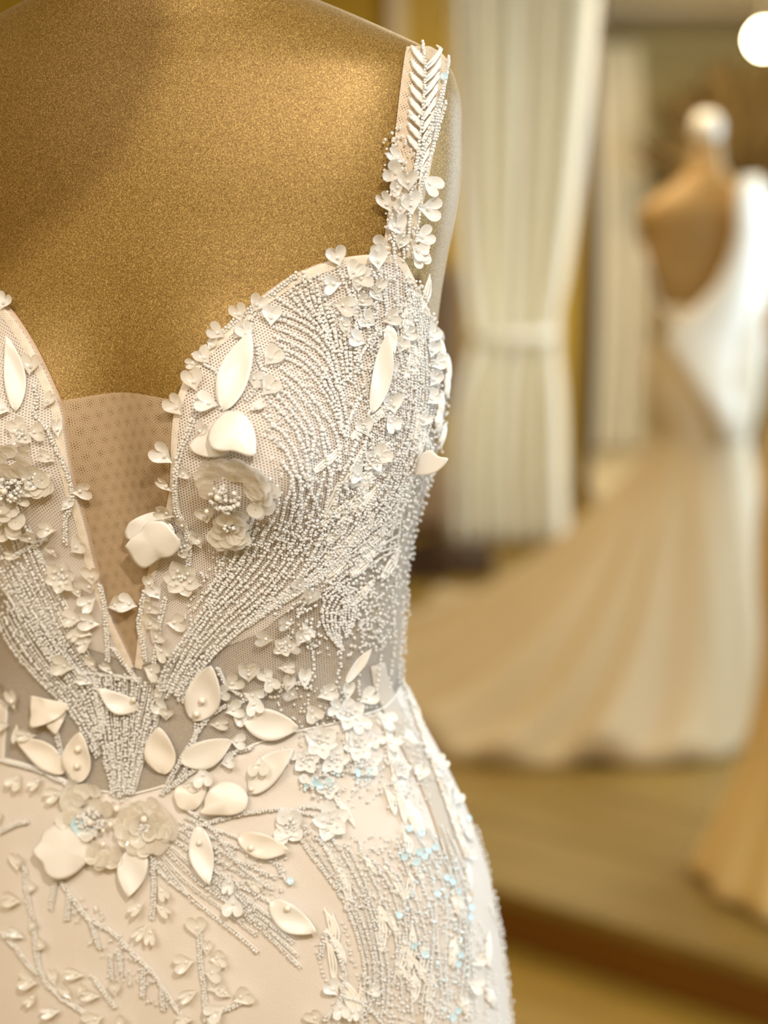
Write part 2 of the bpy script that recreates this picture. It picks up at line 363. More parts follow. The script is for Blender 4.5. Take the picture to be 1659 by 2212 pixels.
# ------------------------------------------------------------------ stool with dark base behind the dress
t = thing('upholstered_stool', 'taupe leather stool on a dark wooden base beside the tied curtain', 'stool', (.12, 5.05, ZP))
boxes('seat', [(-.22, 4.92, .34, .235, 5.25, .50)], M['leather'], t, .02)
boxes('apron', [(-.20, 4.94, .30, .22, 5.23, .338)], M['darkwood'], t, .004)
for (x, y) in ((-.2, 4.94), (.17, 4.94), (-.2, 5.18), (.17, 5.18)): boxes('leg', [(x, y, ZP, x+.05, y+.05, .30)], M['darkwood'], t, .004)
boxes('shelf', [(-.15, 4.97, ZP+.01, .17, 5.2, ZP+.10)], M['darkwood'], t, .004)
t = thing('floor_chest', 'low dark walnut box on the floor under the tied curtain', 'box', (.3, 5.2, ZP))
boxes('body', [(.24, 5.02, ZP, .40, 5.30, ZP+.055)], M['darkwood'], t, .005)
boxes('lid', [(.235, 5.015, ZP+.057, .405, 5.305, ZP+.07)], M['darkwood'], t, .003)
t = thing('garment_bag', 'brown garment bag hanging behind the front dress, left of the tied curtain', 'bag', (.2, 5.8, .5))
v = []; zz = np.linspace(.62, 1.28, 16)
for z in zz:
    for j in range(28):
        a = 2*PI*j/28; k = min(1, (1.28-z)/.12+.15)
        v.append((.17+.15*k*math.cos(a), 5.85+.05*math.sin(a)*(1+.15*math.sin(5*a)), z))
link('bag', mesh('bag', v, grid_faces(16, 28, True)), M['leather'], t)
v, f = lathe([(.004, 0), (.004, ZC-1.28-.0)], 8, (.17, 5.85, 1.28)); link('hanger_rod', mesh('hanger_rod', v, f), M['metal'], t)

# ------------------------------------------------------------------ dried leaves in a tall vase
vb = Vector((1.72, 7.0, ZP+.07))
t = thing('dried_leaf_vase', 'bunch of dark brown dried leaves in a tall vase behind the far dress form', 'vase', vb)
v, f = lathe([(.001, 0), (.10, 0), (.12, .15), (.10, .7), (.06, .95), (.07, 1.05), (.06, 1.05), (.05, .95), (.001, .9)], 28, vb); link('vase', mesh('vase', v, f), M['darkwood'], t)
rnd = random.Random(4)
for k in range(84):
    a = rnd.uniform(0, 2*PI); R_ = rnd.uniform(.05, .40); tip = vb+Vector((R_*math.cos(a)*1.15-.05, R_*math.sin(a)*.6, rnd.uniform(1.55, 2.0)-.4*R_))
    if k == 0: tip = vb+Vector((-.52, 0, 1.50))
    if k == 1: tip = vb+Vector((-.50, .05, 1.56))
    base = vb+Vector((rnd.uniform(-.03, .03), rnd.uniform(-.03, .03), 1.02)); v = []
    side = (tip-base).cross(Vector((0, 1, 0))).normalized()
    for i in range(10):
        s = i/9; c = base.lerp(tip, s)+Vector((0, 0, .10*math.sin(PI*s))); wd = .006+.042*math.sin(PI*max(0, s-.45)/.55)**.8 if s > .45 else .004
        v += [c-side*wd, c+Vector((0, -.006, 0)), c+side*wd]
    solid(link('leaf', mesh('leaf', v, grid_faces(10, 3)), M['dried'], t), .002)

# ------------------------------------------------------------------ far gown with train on its form (seen from the back)
def ringloft(rows, seg=72, wob=None):
    v = []
    for i, (z, cx, cy, rx, ry) in enumerate(rows):
        for j in range(seg):
            a = 2*PI*j/seg; k = 1+(wob(i, a) if wob else 0)
            v.append((cx+rx*k*math.cos(a), cy+ry*k*math.sin(a), z))
    return v, grid_faces(len(rows), seg, True)
def fit_rows(tab, Y, n, extra=None):
    """tab: (py, left px, right px, depth ratio) measured at distance Y"""
    pys = [r[0] for r in tab]; fl = smooth_interp(pys, [r[1] for r in tab]); fr = smooth_interp(pys, [r[2] for r in tab]); fd = smooth_interp(pys, [r[3] for r in tab]); out = []
    for i in range(n):
        py = pys[0]+(pys[-1]-pys[0])*i/(n-1); a = at_y(fl(py), py, Y); b = at_y(fr(py), py, Y)
        out.append((a.z, (a.x+b.x)/2, Y, (b.x-a.x)/2, (b.x-a.x)/2*fd(py)))
    return out
YG = 3.6
cg = at_y(1518, 900, YG)
t = thing('dress_form', 'tan dress form with round white neck cap, seen from behind inside the mermaid gown', 'dress form', (cg.x, YG, ZP))
tab = [(300, 1499, 1556, 1), (340, 1492, 1560, 1), (375, 1480, 1572, 1), (400, 1450, 1600, .7), (425, 1412, 1628, .55), (450, 1385, 1645, .5), (500, 1380, 1640, .5), (560, 1396, 1632, .52), (640, 1418, 1622, .6), (740, 1440, 1600, .7), (820, 1425, 1606, .8), (900, 1440, 1605, .85), (1000, 1460, 1590, .9)]
v, f = ringloft(fit_rows(tab, YG, 60)); link('torso', mesh('torso', v, f), M['formfar'], t)
cp = at_y(1526, 278, YG)
v, f = lathe([(.001, .042), (.02, .038), (.034, .022), (.038, 0), (.034, -.02), (.026, -.034), (.024, -.05), (.035, -.055), (.036, -.062), (.001, -.062)], 28, cp); link('neck_cap', mesh('neck_cap', v, f), M['cap'], t)
v, f = lathe([(.012, ZP+.02), (.012, .95)], 12, (cg.x, YG, 0)); link('pole', mesh('pole', v, f), M['metal'], t)
v, f = lathe([(.001, .02), (.15, .018), (.16, 0), (.001, 0)], 28, (cg.x, YG, ZP)); link('base', mesh('base', v, f), M['metal'], t)

t = thing('mermaid_gown', 'ivory low-backed mermaid gown with a long train spread over the platform', 'gown', (cg.x, YG-.0, ZP))
# bodice below the open back and the skirt down to the knee
tab = [(660, 1404, 1650, .62), (740, 1404, 1640, .66), (800, 1396, 1640, .75), (860, 1398, 1632, .85), (920, 1412, 1618, .9), (960, 1420, 1612, .95)]
rows = fit_rows(tab, YG, 26)
v, f = ringloft(rows, 72, lambda i, a: .012+.008*math.sin(9*a))
solid(link('bodice', mesh('bodice', v, f), M['gownlace_shaded'], t), .003)  # coloured as the side in shadow, next to the window-lit ivory panel
# side panel rising to the shoulder on the right, open back between
def back_panel(pl, inner):
    v = []
    for py, l, r in pl:
        for j in range(8):
            q = j/7; d = q if inner else 1-q; v.append(at_y(l+(r-l)*q, py, YG-.125-.02*min(1, max(0, py-600)/100)+.13*d**2.5))
    solid(link('shoulder_panel', mesh('shoulder_panel', v, grid_faces(len(pl), 8)), M['gownsatin'], t), .005)
back_panel([(380, 1602, 1640), (430, 1588, 1668), (500, 1590, 1674), (560, 1575, 1668), (620, 1545, 1662), (680, 1485, 1655), (730, 1430, 1650), (790, 1470, 1644), (870, 1525, 1636), (950, 1560, 1616)], True)
back_panel([(540, 1384, 1392), (600, 1392, 1406), (650, 1398, 1424), (700, 1400, 1470), (730, 1403, 1500)], False)
# flowing skirt and train
kz = at_y(1500, 945, YG).z
hem_px = [(1655, 1600), (1560, 1640), (1450, 1655), (1330, 1655), (1200, 1660), (1080, 1655), (960, 1640), (840, 1600), (730, 1540), (700, 1440), (760, 1375), (850, 1340), (960, 1318), (1060, 1290), (1160, 1270), (1300, 1250), (1450, 1240), (1600, 1250), (1700, 1330), (1760, 1450), (1720, 1560)]
hem = [at_z(px, py, ZP+.004) for px, py in hem_px]
ctr = Vector((rows[-1][1], YG)); hem2 = resample([(h.x, h.y) for h in hem]+[(hem[0].x, hem[0].y)], 241)[:-1]
nt_ = 34; v = []
kr = (rows[-1][3]*1.03, rows[-1][4]*1.03)
for i in range(nt_):
    s = i/(nt_-1)
    for j, (hx, hy) in enumerate(hem2):
        dx, dy = hx-ctr.x, hy-ctr.y; R_ = math.hypot(dx, dy); an = math.atan2(dy, dx)
        sx, sy = ctr.x+kr[0]*math.cos(an), ctr.y+kr[1]*math.sin(an)
        left = max(0, -dx/R_)
        # long side trails: falls to the floor and then lies flat
        q = s**(1.0+.15*left)
        h = (1-s)**(1.25+.55*min(1.6, max(0, R_-.3)))*(kz-ZP)
        amp = (.010+.038*s)*min(1, R_/.5)*(1-.35*s)
        fold = amp*(math.sin(j/241*2*PI*23+1.5*math.sin(3*s))+.6*math.sin(j/241*2*PI*11+2*s))
        z = ZP+.006+h+max(0, fold+amp*.9)*min(1, s*4)+.012*s
        x_ = sx+(hx-sx)*q; y_ = sy+(hy-sy)*q
        v.append((x_, y_, z if s < 1 else ZP+.006+max(0, fold)*.5))
solid(link('skirt_train', mesh('skirt_train', v, grid_faces(nt_, 240, True)), M['traintulle'], t), .003)

# ------------------------------------------------------------------ champagne gown at the right edge
YH = 2.62
t = thing('champagne_gown', 'champagne gown cut off by the right edge of the picture, standing near the platform step', 'gown', (.86, YH, ZP))
rw = [(1.34, .105, .085), (1.30, .125, .095), (1.22, .14, .10), (1.10, .115, .09), (1.02, .12, .10), (.90, .13, .115), (.75, .125, .115), (.60, .11, .11), (.48, .115, .115), (.36, .135, .13), (.24, .175, .16), (ZP+.01, .215, .20)]
zs = [r[0] for r in rw][::-1]; fa_ = smooth_interp(zs, [r[1] for r in rw][::-1]); fb_ = smooth_interp(zs, [r[2] for r in rw][::-1])
CX = .84
rows = [(z, CX, YH, fa_(z), fb_(z)) for z in np.linspace(1.34, ZP+.01, 50)]
v, f = ringloft(rows, 96, lambda i, a: (.06*(i/49)**2)*math.sin(11*a)+.02*(i/49)*math.sin(5*a))
solid(link('gown_body', mesh('gown_body', v, f), M['champagne'], t), .003)
for s in (-1, 1):
    v = []
    for i in range(12):
        a = PI*i/11
        for k in (-.02, .02): v.append((CX+s*.085+k, YH-.075*math.cos(a), 1.32+.13*math.sin(a)))
    solid(link('strap', mesh('strap', v, grid_faces(12, 2)), M['gownsatin'], t), .003)
t = thing('dress_form', 'tan dress form inside the champagne gown at the right edge', 'dress form', (CX, YH, ZP))
rows = [(z, CX, YH, a, b) for z, a, b in ((1.62, .03, .03), (1.60, .045, .045), (1.50, .045, .045), (1.47, .06, .05), (1.45, .11, .055), (1.42, .135, .06), (1.38, .12, .07), (1.33, .095, .07), (1.31, .02, .02))]
v, f = ringloft(rows, 48); link('torso', mesh('torso', v, f), M['formfar'], t)
v, f = lathe([(.012, .02), (.012, 1.20)], 12, (CX, YH, ZP)); link('pole', mesh('pole', v, f), M['metal'], t)
v, f = lathe([(.001, .02), (.13, .018), (.14, 0), (.001, 0)], 28, (CX, YH, ZP)); link('base', mesh('base', v, f), M['metal'], t)
# sheer veil folded at its foot

# ================================================================== front dress form: body surface as a function of (phi, z)
YA = .90; AXPX = 390; PSI = math.radians(15)
AX = (AXPX-829.5)/F*YA
cps, sps = math.cos(PSI), math.sin(PSI)
T = [  # py, silhouette px, front depth, back depth
(-200,560,.052,.058),(-60,575,.052,.062),(-20,632,.054,.066),(0,688,.056,.068),(30,758,.058,.070),(65,832,.060,.072),(95,893,.063,.074),(120,940,.065,.076),(150,974,.068,.078),(200,994,.072,.082),(300,998,.079,.088),(400,992,.084,.09),
(480,978,.087,.09),(560,960,.090,.088),(640,945,.092,.086),(700,937,.094,.085),(800,941,.097,.083),(900,934,.099,.08),(960,921,.099,.078),(1000,908,.098,.077),(1060,888,.097,.075),(1120,868,.095,.073),(1200,853,.092,.071),
(1300,843,.088,.069),(1400,833,.086,.068),(1450,835,.087,.07),(1520,864,.09,.075),(1600,906,.094,.082),(1680,943,.099,.09),(1760,974,.103,.097),(1850,1000,.107,.102),(1950,1016,.11,.106),(2050,1027,.112,.108),(2150,1035,.113,.11),(2250,1036,.113,.11),(2400,1020,.111,.108)]
def z_of(py): return at_y(AXPX, py, YA).z
tz = []; ta = []; tf = []; tb = []
for py, sil, bf, bb in T:
    d = ray(sil, py); z = z_of(py)
    E_ = (sil-AXPX)/F*YA/math.cos(PITCH)*(1.0)       # half extent across the view
    yy = (1106-py)/F; E_ = (sil-AXPX)/F*YA/(math.cos(PITCH)+yy*math.sin(PITCH))
    bm = (bf+bb)/2*.8
    tz.append(z); ta.append(math.sqrt(max(E_*E_-(bm*sps)**2, .001))/cps*1.0); tf.append(bf); tb.append(bb)
order = np.argsort(tz); tz = np.array(tz)[order]; ta = np.array(ta)[order]; tf = np.array(tf)[order]; tb = np.array(tb)[order]
# the dress goes on below the form: thighs, then the flare down to the floor
dz_ = [.01, .25, .5, .66]; tz2 = np.r_[dz_, tz]; ta2 = np.r_[[.42, .25, .165, .175], ta]; tf2 = np.r_[[.38, .22, .125, .112], tf]; tb2 = np.r_[[.48, .28, .125, .11], tb]
fA = smooth_interp(tz2, ta2); fB = smooth_interp(tz2, tf2); fBk = smooth_interp(tz2, tb2)
ZB = z_of(930)
def radius(phi, z):
    n = 2.45; a = fA(z); b = fB(z) if math.cos(phi) > 0 else fBk(z)
    r = (abs(math.sin(phi)/a)**n+abs(math.cos(phi)/b)**n)**(-1/n)
    for s in (-1, 1):
        dx = r*math.sin(phi)-s*.073
        if math.cos(phi) > 0:
            sz = .040 if z < ZB else .060
            r += .040*math.exp(-(dx/.045)**2-((z-ZB)/sz)**2)*math.cos(phi)**.5
    if z > 1.0 and math.cos(phi) > 0: r -= .010*math.exp(-(r*math.sin(phi)/.025)**2-((z-ZB)/.05)**2)
    return r
def S(phi, z, off=0.):
    r = radius(phi, z)+off; bx, by = r*math.sin(phi), -r*math.cos(phi)
    return Vector((AX+bx*cps+by*sps, YA-bx*sps+by*cps, z))
def normal(phi, z):
    e = 1e-3; a = S(phi+e, z)-S(phi-e, z); b = S(phi, z+e)-S(phi, z-e); n = a.cross(b); return n.normalized()
# fast look-up surface
NU, NV = 200, 260
gz = np.linspace(.70, 1.60, NV); gp_ = np.linspace(-PI*.75, PI*.75, NU)
gv = [S(p, z, .004) for z in gz for p in gp_]
bvh = BVHTree.FromPolygons(gv, grid_faces(NV, NU))
def hit(px, py):
    for k in range(40):
        d = ray(px-4*k, py); r = bvh.ray_cast(EYE, d)
        if r[0] is not None:
            loc = r[0]; dx, dy = loc.x-AX, loc.y-YA; bx = dx*cps-dy*sps; by = dx*sps+dy*cps
            return math.atan2(bx, -by), loc.z
    raise RuntimeError('miss %s' % ((px, py),))
HC = {}
def PN(px, py, off=0.):
    key = (round(px, 1), round(py, 1))
    if key not in HC:
        p, z = hit(px, py); HC[key] = (p, z, normal(p, z))
    p, z, n = HC[key]; return S(p, z, .004)+n*off, n

form = thing('dress_form', 'golden brown glitter dress form wearing the beaded wedding dress in front', 'dress form', (AX, YA, 0))
v = []; zs = list(np.linspace(.86, 1.60, 190)); seg = 120
for z in zs:
    for j in range(seg): v.append(S(2*PI*j/seg, z, 0))
f = grid_faces(len(zs), seg, True); f.append(tuple(range(seg))[::-1]); 
link('torso', mesh('torso', v, f), M['glitter'], form)
# neck above the frame with its cap
nk = S(0, 1.6); nc = Vector((AX, YA, 1.6)); r0 = fA(1.6)
v, f = lathe([(r0*1.0, -.004), (r0*.98, .02), (r0*.96, .045), (r0*1.02, .047), (r0*1.02, .06), (r0*.8, .075), (.02, .082), (.02, .10), (.001, .105)], 48, nc); link('neck_cap', mesh('neck_cap', v, f), M['cap'], form)
v, f = lathe([(.014, .02), (.014, .87)], 16, (AX, YA, 0)); link('pole', mesh('pole', v, f), M['metal'], form)
v, f = lathe([(.001, .03), (.17, .025), (.19, .001), (.001, .001)], 40, (AX, YA, 0)); link('base', mesh('base', v, f), M['metal'], form)

# ================================================================== the beaded dress
dress = thing('beaded_wedding_dress', 'ivory wedding dress with beaded cups, deep V neckline and satin leaf appliques in front', 'dress', (AX, YA, 0))
def surf(name, pz_rows, off, mat, thick=.0004):
    """pz_rows: rows of (phi, z)"""
    v = []; uv = []
    for row in pz_rows:
        for p, z in row: v.append(S(p, z, off)); uv.append((p*.125, z))
    o = link(name, mesh(name, v, grid_faces(len(pz_rows), len(pz_rows[0])), uv), mat, dress)
    if thick: solid(o, thick)
    return o
def pzcurve(pts, n, sm=True):
    q = catmull(pts, 8) if sm else pts
    q = resample(q, n); return [hit(a, b) for a, b in q]
def ruled(A, B, n, ease=None):
    rows = []
    for i in range(n):
        s = i/(n-1)
        rows.append([(a[0]+(b[0]-a[0])*s, a[1]+(b[1]-a[1])*s) for a, b in zip(A, B)])
    return rows
NECK = [(292,1440),(297,1400),(308,1300),(322,1230),(345,1150),(366,1060),(370,950),(378,880),(398,820),(430,770),(485,712),(550,655),(600,617),(650,588),(720,562),(800,550),(860,554),(890,600),(914,650),(936,700)]
neck = pzcurve(NECK, 120)
phe, ze = neck[-1]
back = [(phe+(PI-phe)*i/30, ze-.045*math.sin(PI/2*i/30)) for i in range(1, 31)]
phc = neck[0][0]                      # centre front
neck_full = neck+back
mir = lambda c: [(2*0-p, z) for p, z in c]
PH0 = phc
# waist seam (skirt top)
SEAM = [(292,1716),(345,1702),(400,1680),(480,1640),(560,1606),(640,1582),(740,1560),(828,1532)]
seam = pzcurve(SEAM, 90); sp, sz_ = seam[-1]
seam_full = seam+[(sp+(PI-sp)*i/30, sz_+.01*math.sin(PI*i/30)) for i in range(1, 31)]
def regrid(c, n): return [tuple(x) for x in resample(c, n)]
NK = regrid(neck_full, 220); SM = regrid(seam_full, 220)
# even out: bottom points follow by arc parameter but start fanned from the centre
surf('bodice_tulle', ruled(NK, SM, 60), .0035, M['tulle_sheer'], 0)
def mirc(c): return [(2*PH0-p if False else -p+2*PH0*0, z) for p, z in c]
# wearer's right side: mirror image about the centre front
NKL = [(2*PH0-p, z) for p, z in NK]; SML0 = pzcurve([(292,1716),(230,1712),(170,1700),(100,1668),(40,1648),(4,1640)], 60)
SML = regrid(SML0+[(2*PH0-p, z) for p, z in SM if (2*PH0-p) < SML0[-1][0]-.03], 220)
NECKL = [(290,1440),(272,1400),(240,1330),(208,1230),(184,1130),(160,1050),(143,960),(134,890),(112,832),(85,775),(60,730),(30,685),(4,655)]
neckL0 = pzcurve(NECKL, 80)
# continue the left cup past the picture's edge as the mirror of the right one
pe, zee = neckL0[-1]
tail = [(2*PH0-p, z) for p, z in neck_full if (2*PH0-p) < pe-.03 and z > zee-.0 or (2*PH0-p) < pe-.45]
NKL = regrid(neckL0+tail, 220)
surf('bodice_tulle', ruled(NKL, SML, 60), .0035, M['tulle_sheer'], 0)
# cups: nude lining and ivory net over it
UNDER = [(300,1440),(340,1425),(400,1415),(470,1400),(550,1370),(620,1320),(690,1280),(770,1220),(850,1140),(884,1060)]
und = regrid(pzcurve(UNDER, 80), 120)
nk1 = regrid(neck, 120)
surf('cup_lining', ruled(nk1, und, 40), .0015, M['nude'], .0006)
surf('cup_net', ruled(nk1, und, 40), .0048, M['tulle_white'], 0)
und2 = [(2*PH0-p, z) for p, z in und]; nk2 = regrid(neckL0+tail[:max(2, len(tail)-30)], 120)
surf('cup_lining', ruled(nk2, und2, 40), .0015, M['nude'], .0006)
surf('cup_net', ruled(nk2, und2, 40), .0048, M['tulle_white'], 0)
# centre modesty panel
LE = regrid(pzcurve([(118,868),(140,960),(160,1050),(184,1130),(208,1230),(240,1330),(272,1400),(290,1440)], 40), 40)
RE = regrid(pzcurve([(392,868),(374,960),(366,1060),(345,1150),(322,1230),(308,1300),(297,1400),(294,1440)], 40), 40)
rows = []
for a, b in zip(LE, RE): rows.append([(a[0]+(b[0]-a[0])*s, a[1]+(b[1]-a[1])*s+.0035*math.sin(PI*s)*(1-LE.index(a)/40)) for s in np.linspace(0, 1, 24)])
surf('modesty_panel', rows, .0025, M['tulle_tan'], 0)
# folded hems along the neckline
def band(name, pz, wid, off, mat, side=1, thick=.0006):
    pts = [S(p, z, off) for p, z in pz]; v = []; uv = []; L_ = 0
    for i, (p, z) in enumerate(pz):
        t_ = (pts[min(i+1, len(pts)-1)]-pts[max(i-1, 0)]).normalized(); n = normal(p, z); c = n.cross(t_)*side
        if i: L_ += (pts[i]-pts[i-1]).length
        wv = wid(i/(len(pz)-1)) if callable(wid) else wid
        for k in range(4):
            s = k/3; v.append(pts[i]+c*wv*s+n*(.0003*math.sin(PI*s))); uv.append((L_, s*wv))
    return link(name, mesh(name, v, grid_faces(len(pz), 4), uv), mat, dress)
band('neckline_hem', neck[::1], .0048, .0052, M['tulle_hem'], -1)
band('neckline_hem', neckL0[::1], .0048, .0052, M['tulle_hem'], 1)
band('back_hem', [(p, z) for p, z in back], .004, .004, M['tulle_hem'], -1)
# skirt
def skirt_rows(top, n=90, zb=.012):
    rows = []
    for i in range(n):
        s = i/(n-1); rows.append([(p, z+(zb-z)*s**1.15) for p, z in top])
    return rows
seamL = [(2*PH0-p, z) for p, z in SM]
SMLx = pzcurve([(292,1716),(230,1712),(170,1700),(100,1668),(40,1648),(4,1640)], 60)
pe2 = SMLx[-1][0]
SMLf = regrid(SMLx+[(p, z+.0) for p, z in seamL if p < pe2-.03], 160)
ring = SMLf[::-1][:-1]+regrid(SM, 160)
rows = skirt_rows(ring)
surf('skirt', rows, .0026, M['ivory'], .0008)
band('waist_seam', SM[:150], .0012, .0042, M['cord'], 1)
band('waist_seam', SMLf[:110], .0012, .0042, M['cord'], -1)
# illusion side panel
sp_l = pzcurve([(800,1440),(812,1500),(850,1580),(890,1660),(930,1750),(955,1830),(975,1900)], 40)
sp_r = pzcurve([(830,1430),(848,1490),(890,1572),(930,1650),(955,1720),(975,1790),(986,1860)], 40)
surf('side_panel', ruled(sp_l, sp_r, 8), .0040, M['taupe'], .0005)
# shoulder strap
SL = pzcurve([(828,545),(836,480),(845,400),(851,330),(858,260),(866,190),(874,130),(879,100)], 40)
SR = pzcurve([(893,560),(905,490),(922,410),(938,330),(951,260),(962,190),(969,140),(972,120)], 40)
ext = 26
(pl_, zl_), (pr_, zr_) = SL[-1], SR[-1]
for i in range(1, ext+1):
    s = i/ext
    SL.append((pl_+(math.radians(162)-pl_)*s, zl_+.004*math.sin(PI*min(1, s*2))-.12*max(0, s-.35)**1.3))
    SR.append((pr_+(math.radians(140)-pr_)*s, zr_+.004*math.sin(PI*min(1, s*2))-.12*max(0, s-.35)**1.3))
rows = [[(a[0]+(b[0]-a[0])*s, a[1]+(b[1]-a[1])*s) for s in np.linspace(0, 1, 9)] for a, b in zip(SL, SR)]
surf('shoulder_strap', rows, .0036, M['tulle_strap'], 0)
rows = [[(2*PH0-p, z) for p, z in r] for r in rows]
surf('shoulder_strap', rows, .0036, M['tulle_strap'], 0)

# ------------------------------------------------------------------ appliques: leaves, petals, sequins, pearls, beads
TO_EYE = lambda p: (EYE-p).normalized()
def frame(px, py, ang, tilt=0., face=.25, roll=0.):
    """frame standing on the cloth: Y = direction on the cloth, Z = outward; tilt lifts the Y end, face turns it a little off the cloth"""
    p, n = PN(px, py); a = math.radians(ang)
    dirv = (RIGHT*math.cos(a)+UP*math.sin(a)); n = (n+TO_EYE(p)*face).normalized()
    y = (dirv-n*dirv.dot(n)).normalized(); x = y.cross(n).normalized()
    y2 = (y*math.cos(tilt)+n*math.sin(tilt)).normalized(); n2 = x.cross(y2).normalized()
    if roll:
        R_ = Matrix.Rotation(roll, 3, y2); x = R_ @ x; n2 = R_ @ n2
    return p, x, y2, n2
def mat4(p, x, y, z): return Matrix(((x.x, y.x, z.x, p.x), (x.y, y.y, z.y, p.y), (x.z, y.z, z.z, p.z), (0, 0, 0, 1)))
INV = Matrix.Translation(dress.location).inverted()
def put(name, me, m4, parent=dress):
    o = bpy.data.objects.new(name, me); C.objects.link(o); o.parent = parent
    if parent is dress: o.matrix_parent_inverse = INV
    o.matrix_basis = m4
    return o
MM = .262e-3*1.0          # metres per picture pixel on the front of the dress
def heart_mesh(kind, seed):
    """cupped heart-shaped sequin, 1 unit = full width; tip at origin, lobes towards +Y"""
    r_ = random.Random(seed); v = []; n = 26; rings = 5
    nar = {0: 1.0, 1: .62, 2: .85}[kind]
    out = []
    for i in range(n):
        t = 2*PI*i/n; x = 16*math.sin(t)**3; y = 13*math.cos(t)-5*math.cos(2*t)-2*math.cos(3*t)-math.cos(4*t)
        out.append((x/34*nar, (y+17)/30*1.0))
    cy = .50
    for k in range(rings):
        s = (k+1)/rings
        for i, (x, y) in enumerate(out):
            X_, Y_ = x*s, cy+(y-cy)*s
            Z_ = .13*s*s+.07*abs(X_)*1.6*s-.05*(Y_-.5)+.015*math.sin(7*Y_+r_.random())
            v.append((X_, Y_, Z_))
    v.append((0, cy, 0)); c = len(v)-1
    f = grid_faces(rings, n, True)+[(c, (i+1) % n, i) for i in range(n)]
    me = mesh('heart_sequin', v, f); me.polygons.foreach_set('use_smooth', [True]*len(me.polygons)); return me
def disc_mesh(name, cup=.18, hole=.10, n=18, wav=0.):
    v = []; rings = 5
    for k in range(rings):
        s = hole+(1-hole)*k/(rings-1)
        for i in range(n):
            a = 2*PI*i/n; v.append((.5*s*math.cos(a), .5*s*math.sin(a), cup*.5*s*s+wav*s*math.sin(3*a)*.5))
    me = mesh(name, v, grid_faces(rings, n, True)); me.polygons.foreach_set('use_smooth', [True]*len(me.polygons)); return me
def petal_mesh(name, wid=.9):
    """round flower petal, base at the origin, length 1 towards +Y"""
    v = []; nu, nv = 9, 7
    for i in range(nu):
        t = i/(nu-1); hw = .5*wid*math.sin(PI*min(1, t**.75*1.0))**.62 if 0 < t < 1 else .02
        for j in range(nv):
            s = 2*j/(nv-1)-1; v.append((hw*s, t, .16*s*s*hw*2+.10*t*t))
    me = mesh(name, v, grid_faces(nu, nv)); me.polygons.foreach_set('use_smooth', [True]*len(me.polygons)); return me
def sphere_mesh(name, r=1, seg=14, rg=8):
    v, f = lathe([(max(.001, math.sin(PI*i/(rg-1)))*r, -math.cos(PI*i/(rg-1))*r) for i in range(rg)], seg)
    me = mesh(name, v, f); me.polygons.foreach_set('use_smooth', [True]*len(me.polygons)); return me
def matted(me, m): me.materials.append(m); return me
HM = {}
for k in range(3):
    for mk in ('sequin', 'sequin_white', 'sequin_clear'): HM[k, mk] = matted(heart_mesh(k, k), M[mk])
DM = {mk: matted(disc_mesh('sequin'), M[mk]) for mk in ('sequin', 'sequin_white', 'sequin_clear', 'sequin_blue')}
PM = {mk: matted(petal_mesh('petal'), M[mk]) for mk in ('sequin', 'sequin_white', 'sequin_clear', 'satin', 'satin_blush')}
PRM = matted(sphere_mesh('pearl'), M['pearl'])
# beads: little glass tubes
def tube_template(seg, r=1., ri=.42, L=1.45):
    v = []
    for (rr, x) in ((r*.84, -L/2), (r, -L/2*.66), (r, L/2*.66), (r*.84, L/2), (ri, L/2), (ri, -L/2)):
        for j in range(seg):
            a = 2*PI*j/seg; v.append((x, rr*math.cos(a), rr*math.sin(a)))
    f = []
    for k in range(6):
        for j in range(seg):
            a = k*seg+j; b = k*seg+(j+1) % seg; k2 = (k+1) % 6; f.append((a, b, k2*seg+(j+1) % seg, k2*seg+j))
    return np.array(v), np.array(f)
TT = {8: tube_template(8), 6: tube_template(6), 5: tube_template(5, 1, .4, 1.3)}
def bead_mesh(name, pts, axes, rad, seg=8):
    tv, tf = TT[seg]; n = len(pts)
    V = np.empty((n, len(tv), 3)); Fc = np.empty((n, len(tf), 4), dtype=int)
    for i, (p, ax) in enumerate(zip(pts, axes)):
        ax = ax.normalized(); h = Vector((0, 0, 1)) if abs(ax.z) < .8 else Vector((1, 0, 0)); b = ax.cross(h).normalized(); c = ax.cross(b)
        r = rad[i] if hasattr(rad, '__len__') else rad
        R_ = np.array([tuple(ax), tuple(b), tuple(c)])*r
        V[i] = tv @ R_ + np.array(tuple(p)); Fc[i] = tf+i*len(tv)
    me = bpy.data.meshes.new(name); nv = n*len(tv); nf = n*len(tf)
    me.vertices.add(nv); me.vertices.foreach_set('co', V.reshape(-1)); me.loops.add(nf*4); me.loops.foreach_set('vertex_index', Fc.reshape(-1).astype(np.int32))
    me.polygons.add(nf); me.polygons.foreach_set('loop_start', np.arange(0, nf*4, 4, dtype=np.int32)); me.polygons.foreach_set('loop_total', np.full(nf, 4, dtype=np.int32))
    me.update(calc_edges=True); return me
SB = matted(bead_mesh('seed_bead', [Vector((0, 0, 0))], [Vector((0, 0, 1))], 1.), M['bead'])
def surfline(pts, off, n=10):
    q = catmull(pts, 8); q = resample(q, max(8, int(sum(math.dist(q[i], q[i+1]) for i in range(len(q)-1))/9)))
    return [PN(a, b, off) for a, b in q]
BACC = None
